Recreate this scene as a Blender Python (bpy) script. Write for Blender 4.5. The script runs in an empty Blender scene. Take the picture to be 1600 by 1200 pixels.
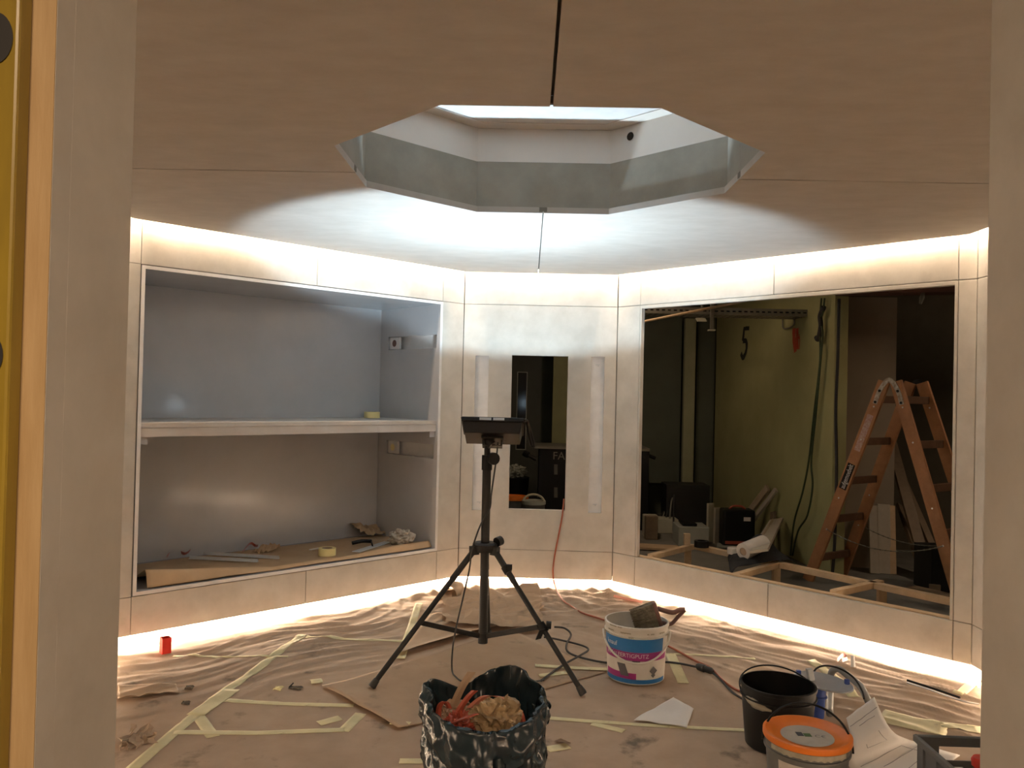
import bpy, bmesh, math, random
from mathutils import Vector, Matrix, noise
C = bpy.context.scene.collection
random.seed(7)
PI = math.pi
# ---------------------------------------------------------------- camera
F_PX, PITCH, ROLL, YAW, EYE = 1259.26, 0.01287, 0.02332, 0.02105, 1.5
_fw = Vector((-math.sin(YAW)*math.cos(PITCH), math.cos(YAW)*math.cos(PITCH), math.sin(PITCH)))
_r0 = Vector((math.cos(YAW), math.sin(YAW), 0)); _u0 = _r0.cross(_fw)
_r = _r0*math.cos(ROLL) + _u0*math.sin(ROLL); _u = _r.cross(_fw)
cd = bpy.data.cameras.new('camera'); cam = bpy.data.objects.new('camera', cd); C.objects.link(cam)
cd.sensor_fit = 'HORIZONTAL'; cd.sensor_width = 36.0; cd.lens = F_PX/1600*36.0
cd.clip_start = 0.02; cd.clip_end = 100
cam.matrix_world = Matrix(((_r.x, _u.x, -_fw.x, 0), (_r.y, _u.y, -_fw.y, 0), (_r.z, _u.z, -_fw.z, EYE), (0, 0, 0, 1)))
bpy.context.scene.camera = cam
# ---------------------------------------------------------------- world, exposure
w = bpy.data.worlds.new('world'); bpy.context.scene.world = w; w.use_nodes = True
w.node_tree.nodes['Background'].inputs[0].default_value = (0.75, 0.72, 0.50, 1)
w.node_tree.nodes['Background'].inputs[1].default_value = 0.010
vs = bpy.context.scene.view_settings
vs.view_transform = 'Standard'; vs.look = 'None'; vs.gamma = 1.0; vs.exposure = 0.2; vs.use_curve_mapping = False
LED_COL = (1.0, 0.76, 0.54); COVE_POWER = 260.0; BASE_POWER = 155.0      # emission strengths of the strips
FLOOD_POWER = 150.0; FLOOD_COL = (0.66, 0.86, 1.0)
HALL_POWER = 55.0; HALL_COL = (1.0, 0.73, 0.50)

# ---------------------------------------------------------------- measuring helpers (image pixel -> real place)
def ray(px, py):
    return _r*((px-800)/F_PX) - _u*((py-600)/F_PX) + _fw
def hit(px, py, n, c):
    d = ray(px, py); n = Vector(n); o = Vector((0, 0, EYE))
    return o + d*((c - n.dot(o))/n.dot(d))
def fl(px, py, z=0.0): return hit(px, py, (0, 0, 1), z)
def onY(px, py, Y): return hit(px, py, (0, 1, 0), Y)
D = 6.2; XL = -0.513; XR = 0.670; S2 = 2**-0.5
ZC = 2.4275; ZG1 = 2.189; ZG2 = 0.3105; ZB = 0.0925; LONG = 2.49
LO, LD, LN = Vector((XL, D, 0)), Vector((-S2, -S2, 0)), Vector((S2, -S2, 0))     # left wall: origin, along, inward
RO, RD, RN = Vector((XR, D, 0)), Vector((S2, -S2, 0)), Vector((-S2, -S2, 0))
BO, BD, BN = Vector((XL, D, 0)), Vector((1, 0, 0)), Vector((0, -1, 0))
UP = Vector((0, 0, 1))

# ---------------------------------------------------------------- object helpers
ORIG = {}
def V(*a): return Vector(a)
def tag(o, label=None, cat=None, group=None, kind=None):
    if label: o['label'] = label
    if cat: o['category'] = cat
    if group: o['group'] = group
    if kind: o['kind'] = kind
    return o
def thing(name, label, cat, loc, group=None):
    o = bpy.data.objects.new(name, None); C.objects.link(o)
    o.location = loc; o.empty_display_size = 0.05; ORIG[o.name] = Vector(loc)
    return tag(o, label, cat, group)
class MB:
    def __init__(s): s.v = []; s.f = []; s.m = []; s.mi = 0
    def add(s, vs_, fs):
        n = len(s.v); s.v += [Vector(a) for a in vs_]
        for f in fs: s.f.append(tuple(n+i for i in f)); s.m.append(s.mi)
        return s
    def obox(s, o, ex, ey, ez):
        o, ex, ey, ez = Vector(o), Vector(ex), Vector(ey), Vector(ez)
        vs_ = [o, o+ex, o+ex+ey, o+ey, o+ez, o+ex+ez, o+ex+ey+ez, o+ey+ez]
        fs = [(0, 3, 2, 1), (4, 5, 6, 7), (0, 1, 5, 4), (1, 2, 6, 5), (2, 3, 7, 6), (3, 0, 4, 7)]
        if ex.cross(ey).dot(ez) < 0: fs = [f[::-1] for f in fs]
        return s.add(vs_, fs)
    def box(s, x0, x1, y0, y1, z0, z1): return s.obox((x0, y0, z0), (x1-x0, 0, 0), (0, y1-y0, 0), (0, 0, z1-z0))
    def beam(s, a, b, w_, h_, up=(0, 0, 1)):
        a, b = Vector(a), Vector(b); d = (b-a); x = d.cross(Vector(up)).normalized(); y = x.cross(d).normalized()
        return s.obox(a - x*w_/2 - y*h_/2, x*w_, y*h_, d)
    def prism(s, pts, z0, z1):
        n = len(pts); vs_ = [(p[0], p[1], z0) for p in pts] + [(p[0], p[1], z1) for p in pts]
        fs = [tuple(range(n))[::-1], tuple(range(n, 2*n))] + [(i, (i+1) % n, n+(i+1) % n, n+i) for i in range(n)]
        return s.add(vs_, fs)
    def tube(s, pts, r, seg=8, cap=True):
        pts = [Vector(p) for p in pts]; n = len(pts); rs = r if isinstance(r, (list, tuple)) else [r]*n
        t = [(pts[min(i+1, n-1)] - pts[max(i-1, 0)]).normalized() for i in range(n)]
        x = t[0].orthogonal().normalized(); vs_ = []
        for i in range(n):
            x = (x - t[i]*x.dot(t[i]))
            x = x.normalized() if x.length > 1e-6 else t[i].orthogonal().normalized()
            y = t[i].cross(x)
            vs_ += [pts[i] + (x*math.cos(a) + y*math.sin(a))*rs[i] for a in [2*PI*k/seg for k in range(seg)]]
        fs = [(i*seg+k, i*seg+(k+1) % seg, (i+1)*seg+(k+1) % seg, (i+1)*seg+k) for i in range(n-1) for k in range(seg)]
        if cap: fs += [tuple(range(seg))[::-1], tuple(range((n-1)*seg, n*seg))]
        return s.add(vs_, fs)
    def lathe(s, prof, c=(0, 0, 0), seg=40, M=None, a0=0, a1=2*PI):
        c = Vector(c); vs_ = []; full = abs(a1-a0-2*PI) < 1e-6; ns = seg if full else seg+1
        for r, z in prof:
            for k in range(ns):
                a = a0+(a1-a0)*k/seg; p = Vector((r*math.cos(a), r*math.sin(a), z))
                vs_.append(c + (M @ p if M else p))
        fs = []
        for i in range(len(prof)-1):
            for k in range(seg):
                k2 = (k+1) % ns
                fs.append((i*ns+k, i*ns+k2, (i+1)*ns+k2, (i+1)*ns+k))
        return s.add(vs_, fs)
    def grid(s, P, flip=False):
        r, c = len(P), len(P[0]); vs_ = [p for row in P for p in row]
        fs = [(i*c+j, i*c+j+1, (i+1)*c+j+1, (i+1)*c+j) for i in range(r-1) for j in range(c-1)]
        return s.add(vs_, [f[::-1] for f in fs] if flip else fs)
    def build(s, name, mat, parent=None, smooth=False, bevel=0, solid=0, sub=0, autosm=None, origin=None):
        me = bpy.data.meshes.new(name)
        if parent is not None: o0 = ORIG[parent.name]
        elif origin is not None: o0 = Vector(origin)
        else:
            lo = [min(p[k] for p in s.v) for k in range(3)]; hi = [max(p[k] for p in s.v) for k in range(3)]
            o0 = Vector(((lo[0]+hi[0])/2, (lo[1]+hi[1])/2, lo[2]))
        me.from_pydata([p-o0 for p in s.v], [], s.f)
        for mm in (mat if isinstance(mat, (list, tuple)) else [mat]): me.materials.append(mm)
        for p, mi in zip(me.polygons, s.m): p.material_index = mi; p.use_smooth = smooth
        bm = bmesh.new(); bm.from_mesh(me)
        bmesh.ops.remove_doubles(bm, verts=bm.verts, dist=1e-6)
        if not solid: bmesh.ops.recalc_face_normals(bm, faces=bm.faces)
        bm.to_mesh(me); bm.free()
        if smooth and autosm:
            me.set_sharp_from_angle(angle=autosm)
        o = bpy.data.objects.new(name, me); C.objects.link(o)
        ORIG[o.name] = o0
        if parent is not None: o.parent = parent
        else: o.location = o0
        if solid:
            md = o.modifiers.new('solid', 'SOLIDIFY'); md.thickness = solid; md.offset = 0
        if bevel:
            md = o.modifiers.new('bevel', 'BEVEL'); md.width = bevel; md.segments = 2; md.limit_method = 'ANGLE'; md.angle_limit = 0.6
        if sub:
            md = o.modifiers.new('sub', 'SUBSURF'); md.levels = sub; md.render_levels = sub
        return o
def spline(pts, n=8):
    pts = [Vector(p) for p in pts]; out = []
    for i in range(len(pts)-1):
        p0, p1, p2, p3 = pts[max(i-1, 0)], pts[i], pts[i+1], pts[min(i+2, len(pts)-1)]
        for k in range(n):
            t = k/n
            out.append(0.5*((2*p1) + (p2-p0)*t + (2*p0-5*p1+4*p2-p3)*t*t + (3*p1-p0-3*p2+p3)*t**3))
    out.append(pts[-1]); return out
def text_geo(txt, size, align='CENTER'):
    c = bpy.data.curves.new('t', 'FONT'); c.body = txt; c.size = size; c.align_x = align; c.resolution_u = 3
    o = bpy.data.objects.new('t', c); C.objects.link(o)
    dg = bpy.context.evaluated_depsgraph_get(); dg.update()
    me = bpy.data.meshes.new_from_object(o.evaluated_get(dg))
    vs_ = [v.co.copy() for v in me.vertices]; fs = [tuple(p.vertices) for p in me.polygons]
    bpy.data.objects.remove(o); bpy.data.curves.remove(c); bpy.data.meshes.remove(me)
    return vs_, fs
def flat_text(mb, txt, size, o, ex, ey, align='CENTER'):
    vs_, fs = text_geo(txt, size, align); o, ex, ey = Vector(o), Vector(ex).normalized(), Vector(ey).normalized()
    mb.add([o + ex*p.x + ey*p.y for p in vs_], fs)

# ---------------------------------------------------------------- materials
def mat(name, col, rough=0.6, col2=None, scale=6.0, detail=5.0, metal=0.0, bump=0.0, bscale=40.0, stretch=(1, 1, 1), lo=0.35, hi=0.65,
        spots=None, spot_scale=8.0, spot_lo=0.62, spot_hi=0.72, coat=0.0, trans=0.0, sheen=0.0, spec=0.5):
    m = bpy.data.materials.new(name); m.use_nodes = True; nt = m.node_tree; b = nt.nodes['Principled BSDF']
    b.inputs['Roughness'].default_value = rough; b.inputs['Metallic'].default_value = metal
    b.inputs['Coat Weight'].default_value = coat; b.inputs['Coat Roughness'].default_value = 0.12
    b.inputs['Transmission Weight'].default_value = trans; b.inputs['Specular IOR Level'].default_value = spec
    tc = nt.nodes.new('ShaderNodeTexCoord'); mp = nt.nodes.new('ShaderNodeMapping'); mp.inputs['Scale'].default_value = stretch
    nt.links.new(tc.outputs['Object'], mp.inputs['Vector'])
    def nz(sc, det=detail):
        n = nt.nodes.new('ShaderNodeTexNoise'); n.inputs['Scale'].default_value = sc; n.inputs['Detail'].default_value = det
        n.inputs['Roughness'].default_value = 0.62; nt.links.new(mp.outputs['Vector'], n.inputs['Vector']); return n
    c2 = col2 if col2 else tuple(x*0.86 for x in col)
    n = nz(scale); r = nt.nodes.new('ShaderNodeValToRGB'); r.color_ramp.elements[0].position = lo; r.color_ramp.elements[1].position = hi
    r.color_ramp.elements[0].color = (*c2, 1); r.color_ramp.elements[1].color = (*col, 1)
    nt.links.new(n.outputs['Fac'], r.inputs['Fac']); out = r.outputs['Color']
    if spots:
        n2 = nz(spot_scale, 8); r2 = nt.nodes.new('ShaderNodeValToRGB'); r2.color_ramp.elements[0].position = spot_lo; r2.color_ramp.elements[1].position = spot_hi
        nt.links.new(n2.outputs['Fac'], r2.inputs['Fac'])
        mx = nt.nodes.new('ShaderNodeMix'); mx.data_type = 'RGBA'; nt.links.new(r2.outputs['Color'], mx.inputs[0])
        nt.links.new(out, mx.inputs[6]); mx.inputs[7].default_value = (*spots, 1); out = mx.outputs[2]
    nt.links.new(out, b.inputs['Base Color'])
    if bump:
        n3 = nz(bscale, 6); bp = nt.nodes.new('ShaderNodeBump'); bp.inputs['Strength'].default_value = bump; bp.inputs['Distance'].default_value = 0.01
        nt.links.new(n3.outputs['Fac'], bp.inputs['Height']); nt.links.new(bp.outputs['Normal'], b.inputs['Normal'])
    return m
def emis(name, col, st):
    m = bpy.data.materials.new(name); m.use_nodes = True; nt = m.node_tree; nt.nodes.clear()
    e = nt.nodes.new('ShaderNodeEmission'); e.inputs[0].default_value = (*col, 1); e.inputs[1].default_value = st
    o = nt.nodes.new('ShaderNodeOutputMaterial'); nt.links.new(e.outputs[0], o.inputs[0]); return m
def woodmat(name, a, b_, axis_scale=(1, 1, 1), rough=0.6):
    return mat(name, a, rough, b_, scale=14, stretch=axis_scale, bump=0.08, bscale=30, lo=0.3, hi=0.7)
PLASTER = mat('microcement', (0.60, 0.565, 0.505), 0.62, (0.50, 0.468, 0.412), scale=5.0, detail=9, bump=0.05, bscale=18, spots=(0.40, 0.365, 0.31), spot_scale=3.1, spot_lo=0.60, spot_hi=0.86)
CEILM = mat('ceiling_microcement', (0.54, 0.51, 0.47), 0.62, (0.46, 0.43, 0.39), scale=5.0, detail=10, stretch=(1, 1.9, 1), bump=0.04, bscale=16, lo=0.3, hi=0.7)
GROOVE = mat('groove_shadow_gap', (0.30, 0.275, 0.24), 0.8)
BANDM = mat('skylight_grey_panel', (0.36, 0.345, 0.295), 0.6, (0.29, 0.275, 0.23), scale=5, detail=9)
WHITEP = mat('white_painted_board', (0.78, 0.73, 0.67), 0.5, (0.74, 0.69, 0.63), scale=3)
WHITE = mat('white_lacquer', (0.86, 0.84, 0.82), 0.45)
LAMIN = mat('grey_laminate', (0.50, 0.50, 0.51), 0.26, (0.46, 0.46, 0.47), scale=2.5, coat=0.5)
KRAFT = mat('kraft_paper', (0.46, 0.34, 0.245), 0.72, (0.375, 0.272, 0.19), scale=3.0, detail=8, bump=0.10, bscale=55, spots=(0.15, 0.115, 0.085), spot_scale=3.4, spot_lo=0.585, spot_hi=0.69)
KRAFT2 = mat('clean_kraft_paper', (0.43, 0.305, 0.20), 0.70, (0.37, 0.255, 0.165), scale=4.0, detail=7, bump=0.05, bscale=40, spots=(0.20, 0.145, 0.10), spot_scale=6, spot_lo=0.58, spot_hi=0.75)
SCRAPB = mat('brown_scrap', (0.20, 0.12, 0.065), 0.8)
KRAFTN = mat('niche_kraft_paper', (0.46, 0.32, 0.19), 0.7, (0.38, 0.26, 0.15), scale=4, bump=0.05)
SCREED = mat('screed', (0.22, 0.21, 0.18), 0.85, (0.16, 0.15, 0.13), scale=3, bump=0.2)
TAPE = mat('masking_tape', (0.72, 0.65, 0.40), 0.6, (0.62, 0.56, 0.33), scale=9, bump=0.06, bscale=60, spots=(0.42, 0.36, 0.22), spot_scale=14, spot_lo=0.62, spot_hi=0.75)
YTAPE = mat('yellow_tape_roll', (0.90, 0.77, 0.36), 0.5)
BLACKM = mat('black_metal', (0.008, 0.0075, 0.007), 0.48, (0.012, 0.011, 0.010), scale=20, spec=0.35)
BLACKP = mat('black_plastic', (0.006, 0.006, 0.006), 0.45, spec=0.25)
BLACKR = mat('black_rubber', (0.03, 0.028, 0.026), 0.65)
CHROME = mat('bright_metal', (0.75, 0.75, 0.74), 0.28, metal=0.9)
ALU = mat('aluminium', (0.70, 0.71, 0.72), 0.4, metal=0.25)
BAGM = mat('bin_bag_film', (0.008, 0.018, 0.024), 0.21, (0.013, 0.024, 0.030), scale=8, bump=0.12, bscale=18)
PAIL = mat('white_pail', (0.70, 0.66, 0.60), 0.45, (0.62, 0.58, 0.52), scale=9, spots=(0.42, 0.37, 0.29), spot_scale=12, spot_lo=0.62, spot_hi=0.72)
BLUE = mat('print_blue', (0.012, 0.16, 0.44), 0.4, (0.015, 0.14, 0.38)); MAGENTA = mat('print_magenta', (0.33, 0.025, 0.20), 0.4); PRINTG = mat('print_dark_grey', (0.10, 0.10, 0.11), 0.5)
PRINTW = mat('print_white', (0.80, 0.78, 0.76), 0.5); LABELM = mat('paper_label', (0.50, 0.47, 0.42), 0.6, (0.44, 0.41, 0.36), scale=20)
DRY = mat('dried_plaster', (0.40, 0.37, 0.29), 0.8, (0.30, 0.27, 0.2), scale=20, bump=0.3)
ORANGE = mat('orange_lid', (0.78, 0.20, 0.02), 0.42, (0.66, 0.17, 0.02), scale=8, spots=(0.72, 0.55, 0.42), spot_scale=15, spot_lo=0.68, spot_hi=0.74)
GREYP = mat('grey_pail', (0.13, 0.13, 0.125), 0.45, (0.10, 0.10, 0.095), scale=6, spots=(0.42, 0.40, 0.36), spot_scale=9, spot_lo=0.70, spot_hi=0.76)
BLACKPAIL = mat('black_pail', (0.005, 0.005, 0.005), 0.45, spec=0.3, spots=(0.38, 0.35, 0.27), spot_scale=13, spot_lo=0.71, spot_hi=0.75)
GREYCRATE = mat('grey_crate', (0.14, 0.145, 0.15), 0.5); GREYLID = mat('grey_translucent_lid', (0.40, 0.41, 0.43), 0.35); GREYHOSE = mat('grey_hose', (0.27, 0.27, 0.26), 0.5)
BLUEP = mat('blue_plastic', (0.03, 0.07, 0.30), 0.4); RED = mat('red_plastic', (0.75, 0.035, 0.02), 0.4); REDTAPE = mat('red_film_tape', (0.47, 0.10, 0.06), 0.35, (0.36, 0.075, 0.045)); PINK = mat('salmon_film', (0.70, 0.27, 0.18), 0.4)
CORDO = mat('orange_cord', (0.34, 0.09, 0.045), 0.5); WORN = mat('worn_steel', (0.58, 0.55, 0.48), 0.45, (0.30, 0.24, 0.17), scale=40, metal=0.3); FLAKE = mat('dark_flake', (0.07, 0.055, 0.035), 0.8); BRISTLE = mat('brush_bristle', (0.20, 0.175, 0.12), 0.8, (0.10, 0.085, 0.06), scale=60, bump=0.5, bscale=120); BROWNP = mat('brown_handle', (0.15, 0.075, 0.06), 0.5)
PAPER = mat('white_paper', (0.74, 0.70, 0.66), 0.7, (0.69, 0.65, 0.61), scale=3); INK = mat('pencil_ink', (0.30, 0.28, 0.28), 0.7); RAG = mat('wool_rag', (0.44, 0.40, 0.34), 0.9, (0.27, 0.24, 0.2), scale=25, bump=0.5)
PINE = woodmat('pine_timber', (0.62, 0.45, 0.28), (0.50, 0.35, 0.20), (1, 1, 1)); LADDERW = woodmat('ladder_wood', (0.42, 0.20, 0.085), (0.32, 0.145, 0.06)); RUNG = woodmat('ladder_rung_wood', (0.14, 0.07, 0.035), (0.09, 0.045, 0.02))
PLY = woodmat('plywood_edge', (0.50, 0.35, 0.18), (0.42, 0.28, 0.13), (6, 6, 0.6)); YELLOWA = mat('yellow_enamel', (0.34, 0.235, 0.03), 0.35, (0.22, 0.15, 0.025), scale=4, stretch=(4, 4, 0.6), spots=(0.5, 0.42, 0.25), spot_scale=5, spot_lo=0.68, spot_hi=0.75)
HWALL = mat('hall_green_wall', (0.43, 0.42, 0.20), 0.85, (0.37, 0.355, 0.165), scale=2, detail=8, spots=(0.28, 0.26, 0.12), spot_scale=3, spot_lo=0.64, spot_hi=0.85)
HBROWN = mat('hall_brown_wall', (0.34, 0.28, 0.21), 0.85, (0.30, 0.245, 0.18), scale=2); HDARK = mat('hall_dark_wall', (0.12, 0.135, 0.10), 0.8, (0.10, 0.11, 0.08), scale=2); HDARK2 = mat('hall_dark_brown_wall', (0.13, 0.11, 0.075), 0.85)
HOLIVE = mat('hall_olive_post', (0.28, 0.28, 0.14), 0.8); HBEAM = mat('dark_red_beam', (0.09, 0.035, 0.02), 0.7); HDOOR = mat('hall_door_leaf', (0.09, 0.095, 0.075), 0.6); DGLASS = mat('dark_glass', (0.01, 0.01, 0.01), 0.1)
HCEIL = mat('hall_ceiling', (0.16, 0.14, 0.10), 0.9); TRAYM = mat('cable_tray_steel', (0.22, 0.21, 0.17), 0.55, metal=0.3); CLEAR = mat('frosted_box', (0.42, 0.44, 0.38), 0.3); GRN = mat('green_cable', (0.035, 0.06, 0.02), 0.5)
CARD = mat('pale_carton', (0.52, 0.50, 0.38), 0.8); YEL = mat('yellow_tag', (0.75, 0.70, 0.05), 0.5); SPRAY = mat('black_spray', (0.03, 0.03, 0.02), 0.9); SPRAYR = mat('red_spray', (0.60, 0.10, 0.045), 0.9)
CLOTH = mat('black_cloth', (0.012, 0.012, 0.013), 0.9); STICK = mat('aged_sticker', (0.52, 0.42, 0.36), 0.6, (0.40, 0.22, 0.18), scale=60); ROLLW = mat('white_roll', (0.72, 0.66, 0.58), 0.6)
FLOODGLASS = emis('flood_led_glass', FLOOD_COL, 20.0); REFL = mat('reflector_foil', (0.8, 0.8, 0.8), 0.25, metal=0.8)
COVE_E = emis('cove_led', LED_COL, COVE_POWER); BASE_E = emis('base_led', LED_COL, BASE_POWER); TUBE_E = emis('hall_tube_glow', HALL_COL, 8.0)

# ================================================================ SETTING
mb = MB(); mb.box(-7, 8, -4, 12.5, -0.1, -0.012); mb.build('floor', SCREED).__setitem__('kind', 'structure')
ROOM = [(XL, D), (XR, D), (2.431, 4.439), (2.431, 2.36), (0.971, 0.90), (-0.814, 0.90), (-2.274, 2.36), (-2.274, 4.439)]   # clockwise from above
def inset(poly, g):
    out = []; n = len(poly)
    for i in range(n):
        p0, p1, p2 = [Vector((*poly[(i+k-1) % n], 0)) for k in range(3)]
        def nrm(a, b): d = (b-a).normalized(); return Vector((d.y, -d.x, 0))
        n1, n2 = nrm(p0, p1), nrm(p1, p2); c1, c2 = n1.dot(p1)+g, n2.dot(p1)+g
        det = n1.x*n2.y - n1.y*n2.x
        out.append(((c1*n2.y - c2*n1.y)/det, (n1.x*c2 - n2.x*c1)/det))
    return out
def panels(mb, o, d, n, rects, th=0.025):
    for (t0, t1, z0, z1) in rects:
        p = o + d*t0 + UP*z0; mb.obox(p, d*(t1-t0), -n*th, UP*(z1-z0))
def wall(name, o, d, n, rects, back, bevel=0.0035):
    mb = MB(); panels(mb, o, d, n, rects); mb.mi = 1
    for (t0, t1, z0, z1) in back:
        mb.obox(o + d*t0 + UP*z0 - n*0.006, d*(t1-t0), -n*0.012, UP*(z1-z0))
    ob = mb.build(name, [PLASTER, GROOVE], bevel=bevel); ob['kind'] = 'structure'; return ob
G = 0.002; ZT = 2.66
rows = [(ZB, ZG2-G), (ZG2+G, ZG1-G), (ZG1+G, ZT)]
# left wall with the niche opening
NT0, NT1 = 0.213, 2.396
rL = [(0.003, NT0-2*G, *r_) for r_ in rows] + [(NT1+2*G, LONG, *r_) for r_ in rows]
rL += [(NT0, 1.278-G, *rows[2]), (1.278+G, NT1, *rows[2]), (NT0, 1.303-G, *rows[0]), (1.303+G, NT1, *rows[0])]
bL = [(0, NT0, ZB, ZT), (NT1, LONG, ZB, ZT), (0, LONG, ZG1, ZT), (0, LONG, ZB, ZG2)]
wall('wall_left', LO, LD, LN, rL, bL)
# right wall with the window opening
WT0, WT1 = 0.228, 2.378
rR = [(0.003, 0.213-G, *r_) for r_ in rows] + [(2.398, LONG, *r_) for r_ in rows]
rR += [(0.213, 1.291-G, *rows[2]), (1.291+G, 2.394, *rows[2]), (0.213, 1.290-G, *rows[0]), (1.290+G, 2.394, *rows[0])]
bR = [(0, 0.216, ZB, ZT), (2.392, LONG, ZB, ZT), (0, LONG, ZG1-0.003, ZT), (0, LONG, ZB, ZG2-0.002)]
wall('wall_right', RO, RD, RN, rR, bR)
mb = MB()
for (t0, t1, z0, z1) in [(0.2135, WT0, ZG2+G, ZG1-G), (WT1, 2.394, ZG2+G, ZG1-G), (WT0, WT1, 2.164, ZG1-G)]:
    p = RO + RD*t0 + UP*z0; mb.obox(p, RD*(t1-t0), -RN*0.035, UP*(z1-z0))
mb.build('window_1', PLASTER, bevel=0.002)['kind'] = 'structure'
# back wall with central window and two light recesses
bw = XR - XL; cx0, cx1, cz0, cz1 = -0.135-XL, 0.298-XL, 0.617, 1.802
s0, s1 = (-0.417-XL, -0.313-XL, 0.604, 1.792), (0.475-XL, 0.578-XL, 0.606, 1.804)
gl = 0.004
zs = rows[1]
rB = [(gl, bw-gl, *rows[0]), (gl, bw-gl, *rows[2])]
# one plane of plaster around the openings: columns and fillers, fitted tight so no joint shows
mbk = MB(); panels(mbk, BO, BD, BN, rB)
def col(t0, t1, holes):
    z = zs[0]
    for (h0, h1) in holes: panels(mbk, BO, BD, BN, [(t0, t1, z, h0)]); z = h1
    panels(mbk, BO, BD, BN, [(t0, t1, z, zs[1])])
col(gl, s0[0], []); col(s0[0], s0[1], [(s0[2], s0[3])]); col(s0[1], cx0, []); col(cx0, cx1, [(cz0, cz1)])
col(cx1, s1[0], []); col(s1[0], s1[1], [(s1[2], s1[3])]); col(s1[1], bw-gl, [])
mbk.mi = 1
for r_ in [(0, bw, ZB, ZG2+0.1), (0, bw, ZG1-0.1, ZT), (0, 0.08, ZB, ZT), (bw-0.08, bw, ZB, ZT)]:
    mbk.obox(BO + BD*r_[0] + UP*r_[2] - BN*0.006, BD*(r_[1]-r_[0]), -BN*0.012, UP*(r_[3]-r_[2]))
mbk.build('wall_back', [PLASTER, GROOVE])['kind'] = 'structure'
mb = MB()
for (t0, t1, z0, z1) in [(cx0-0.012, cx0, cz0-0.012, cz1+0.012), (cx1, cx1+0.012, cz0-0.012, cz1+0.012), (cx0, cx1, cz1, cz1+0.012), (cx0, cx1, cz0-0.012, cz0)]:
    mb.obox(BO + BD*t0 + UP*z0 - BN*0.0255, BD*(t1-t0), -BN*0.03, UP*(z1-z0))
mb.build('window_2', WHITEP)['kind'] = 'structure'
def recess(label, s, clips):
    t0, t1, z0, z1 = s; b0 = BO + BD*(t0+t1)/2 + UP*z0
    th = thing('recessed_light_slot', label, 'light slot', b0, 'recessed light slots beside the narrow window')
    dp = 0.0295; m = MB(); e = 0.004
    m.obox(BO+BD*(t0-e)+UP*(z0-e)-BN*(dp), BD*(t1-t0+2*e), -BN*e, UP*(z1-z0+2*e))
    for (a, b, c, d_) in [(t0-e, t0, z0-e, z1+e), (t1, t1+e, z0-e, z1+e), (t0, t1, z0-e, z0), (t0, t1, z1, z1+e)]:
        m.obox(BO+BD*a+UP*c-BN*0.026, BD*(b-a), -BN*(dp-0.026), UP*(d_-c))
    m.build('housing', WHITE, th)
    for zc in clips:
        m = MB(); c = BO + BD*(t0+t1)/2 + UP*zc - BN*dp
        m.obox(c - BD*0.016, BD*0.032, BN*0.008, UP*0.007); m.tube([c+BD*0.005+UP*-0.004, c+BD*0.005+BN*0.012+UP*-0.004], 0.005)
        m.build('spring_clip', ALU, th)
recess('white vertical recessed slot left of the narrow window, behind the tripod', s0, [0.66])
recess('white vertical recessed slot right of the narrow window', s1, [1.74, 0.665])
# side and front walls (mostly beside or behind the camera)
def plain(name, a, b, z0=ZB, z1=ZT):
    a, b = Vector((*a, 0)), Vector((*b, 0)); d = (b-a).normalized(); n = Vector((d.y, -d.x, 0)); L = (b-a).length
    mb = MB(); panels(mb, a, d, n, [(0.003, L-0.003, z0, ZG2-G), (0.003, L-0.003, ZG2+G, ZG1-G), (0.003, L-0.003, ZG1+G, z1)]); mb.mi = 1
    mb.obox(a+UP*z0-n*0.006, d*L, -n*0.012, UP*(z1-z0)); mb.build(name, [PLASTER, GROOVE], bevel=0.003)['kind'] = 'structure'
plain('wall_right_side', ROOM[2], ROOM[3]); plain('wall_right_front', ROOM[3], ROOM[4]); plain('wall_left_front', ROOM[5], ROOM[6]); plain('wall_left_side', ROOM[6], ROOM[7])
JL, JR, JY, JY0 = -0.4545, 0.504, 0.90, 0.7495
mb = MB(); mb.box(JR, 1.05, JY0, JY, 0, ZT); mb.box(-0.90, -0.4885, JY0, JY, 0, ZT); mb.box(-0.4885, JL, JY0+0.0305, JY, 0, ZT); mb.box(-0.4549, JL, JY0, JY0+0.0305, 0, ZT); mb.build('wall_front', PLASTER, bevel=0.002)['kind'] = 'structure'
# plinth set back under the walls
PL = inset(ROOM, -0.065); mb = MB(); n = 8
for i in range(n):
    if i == 4: continue
    a, b = Vector((*PL[i], -0.011)), Vector((*PL[(i+1) % n], -0.011)); d = (b-a).normalized(); nn = Vector((d.y, -d.x, 0))
    mb.obox(a, b-a, -nn*0.02, UP*(ZB+0.03))
mb.build('baseboard_plinth', WHITEP)['kind'] = 'structure'
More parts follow.
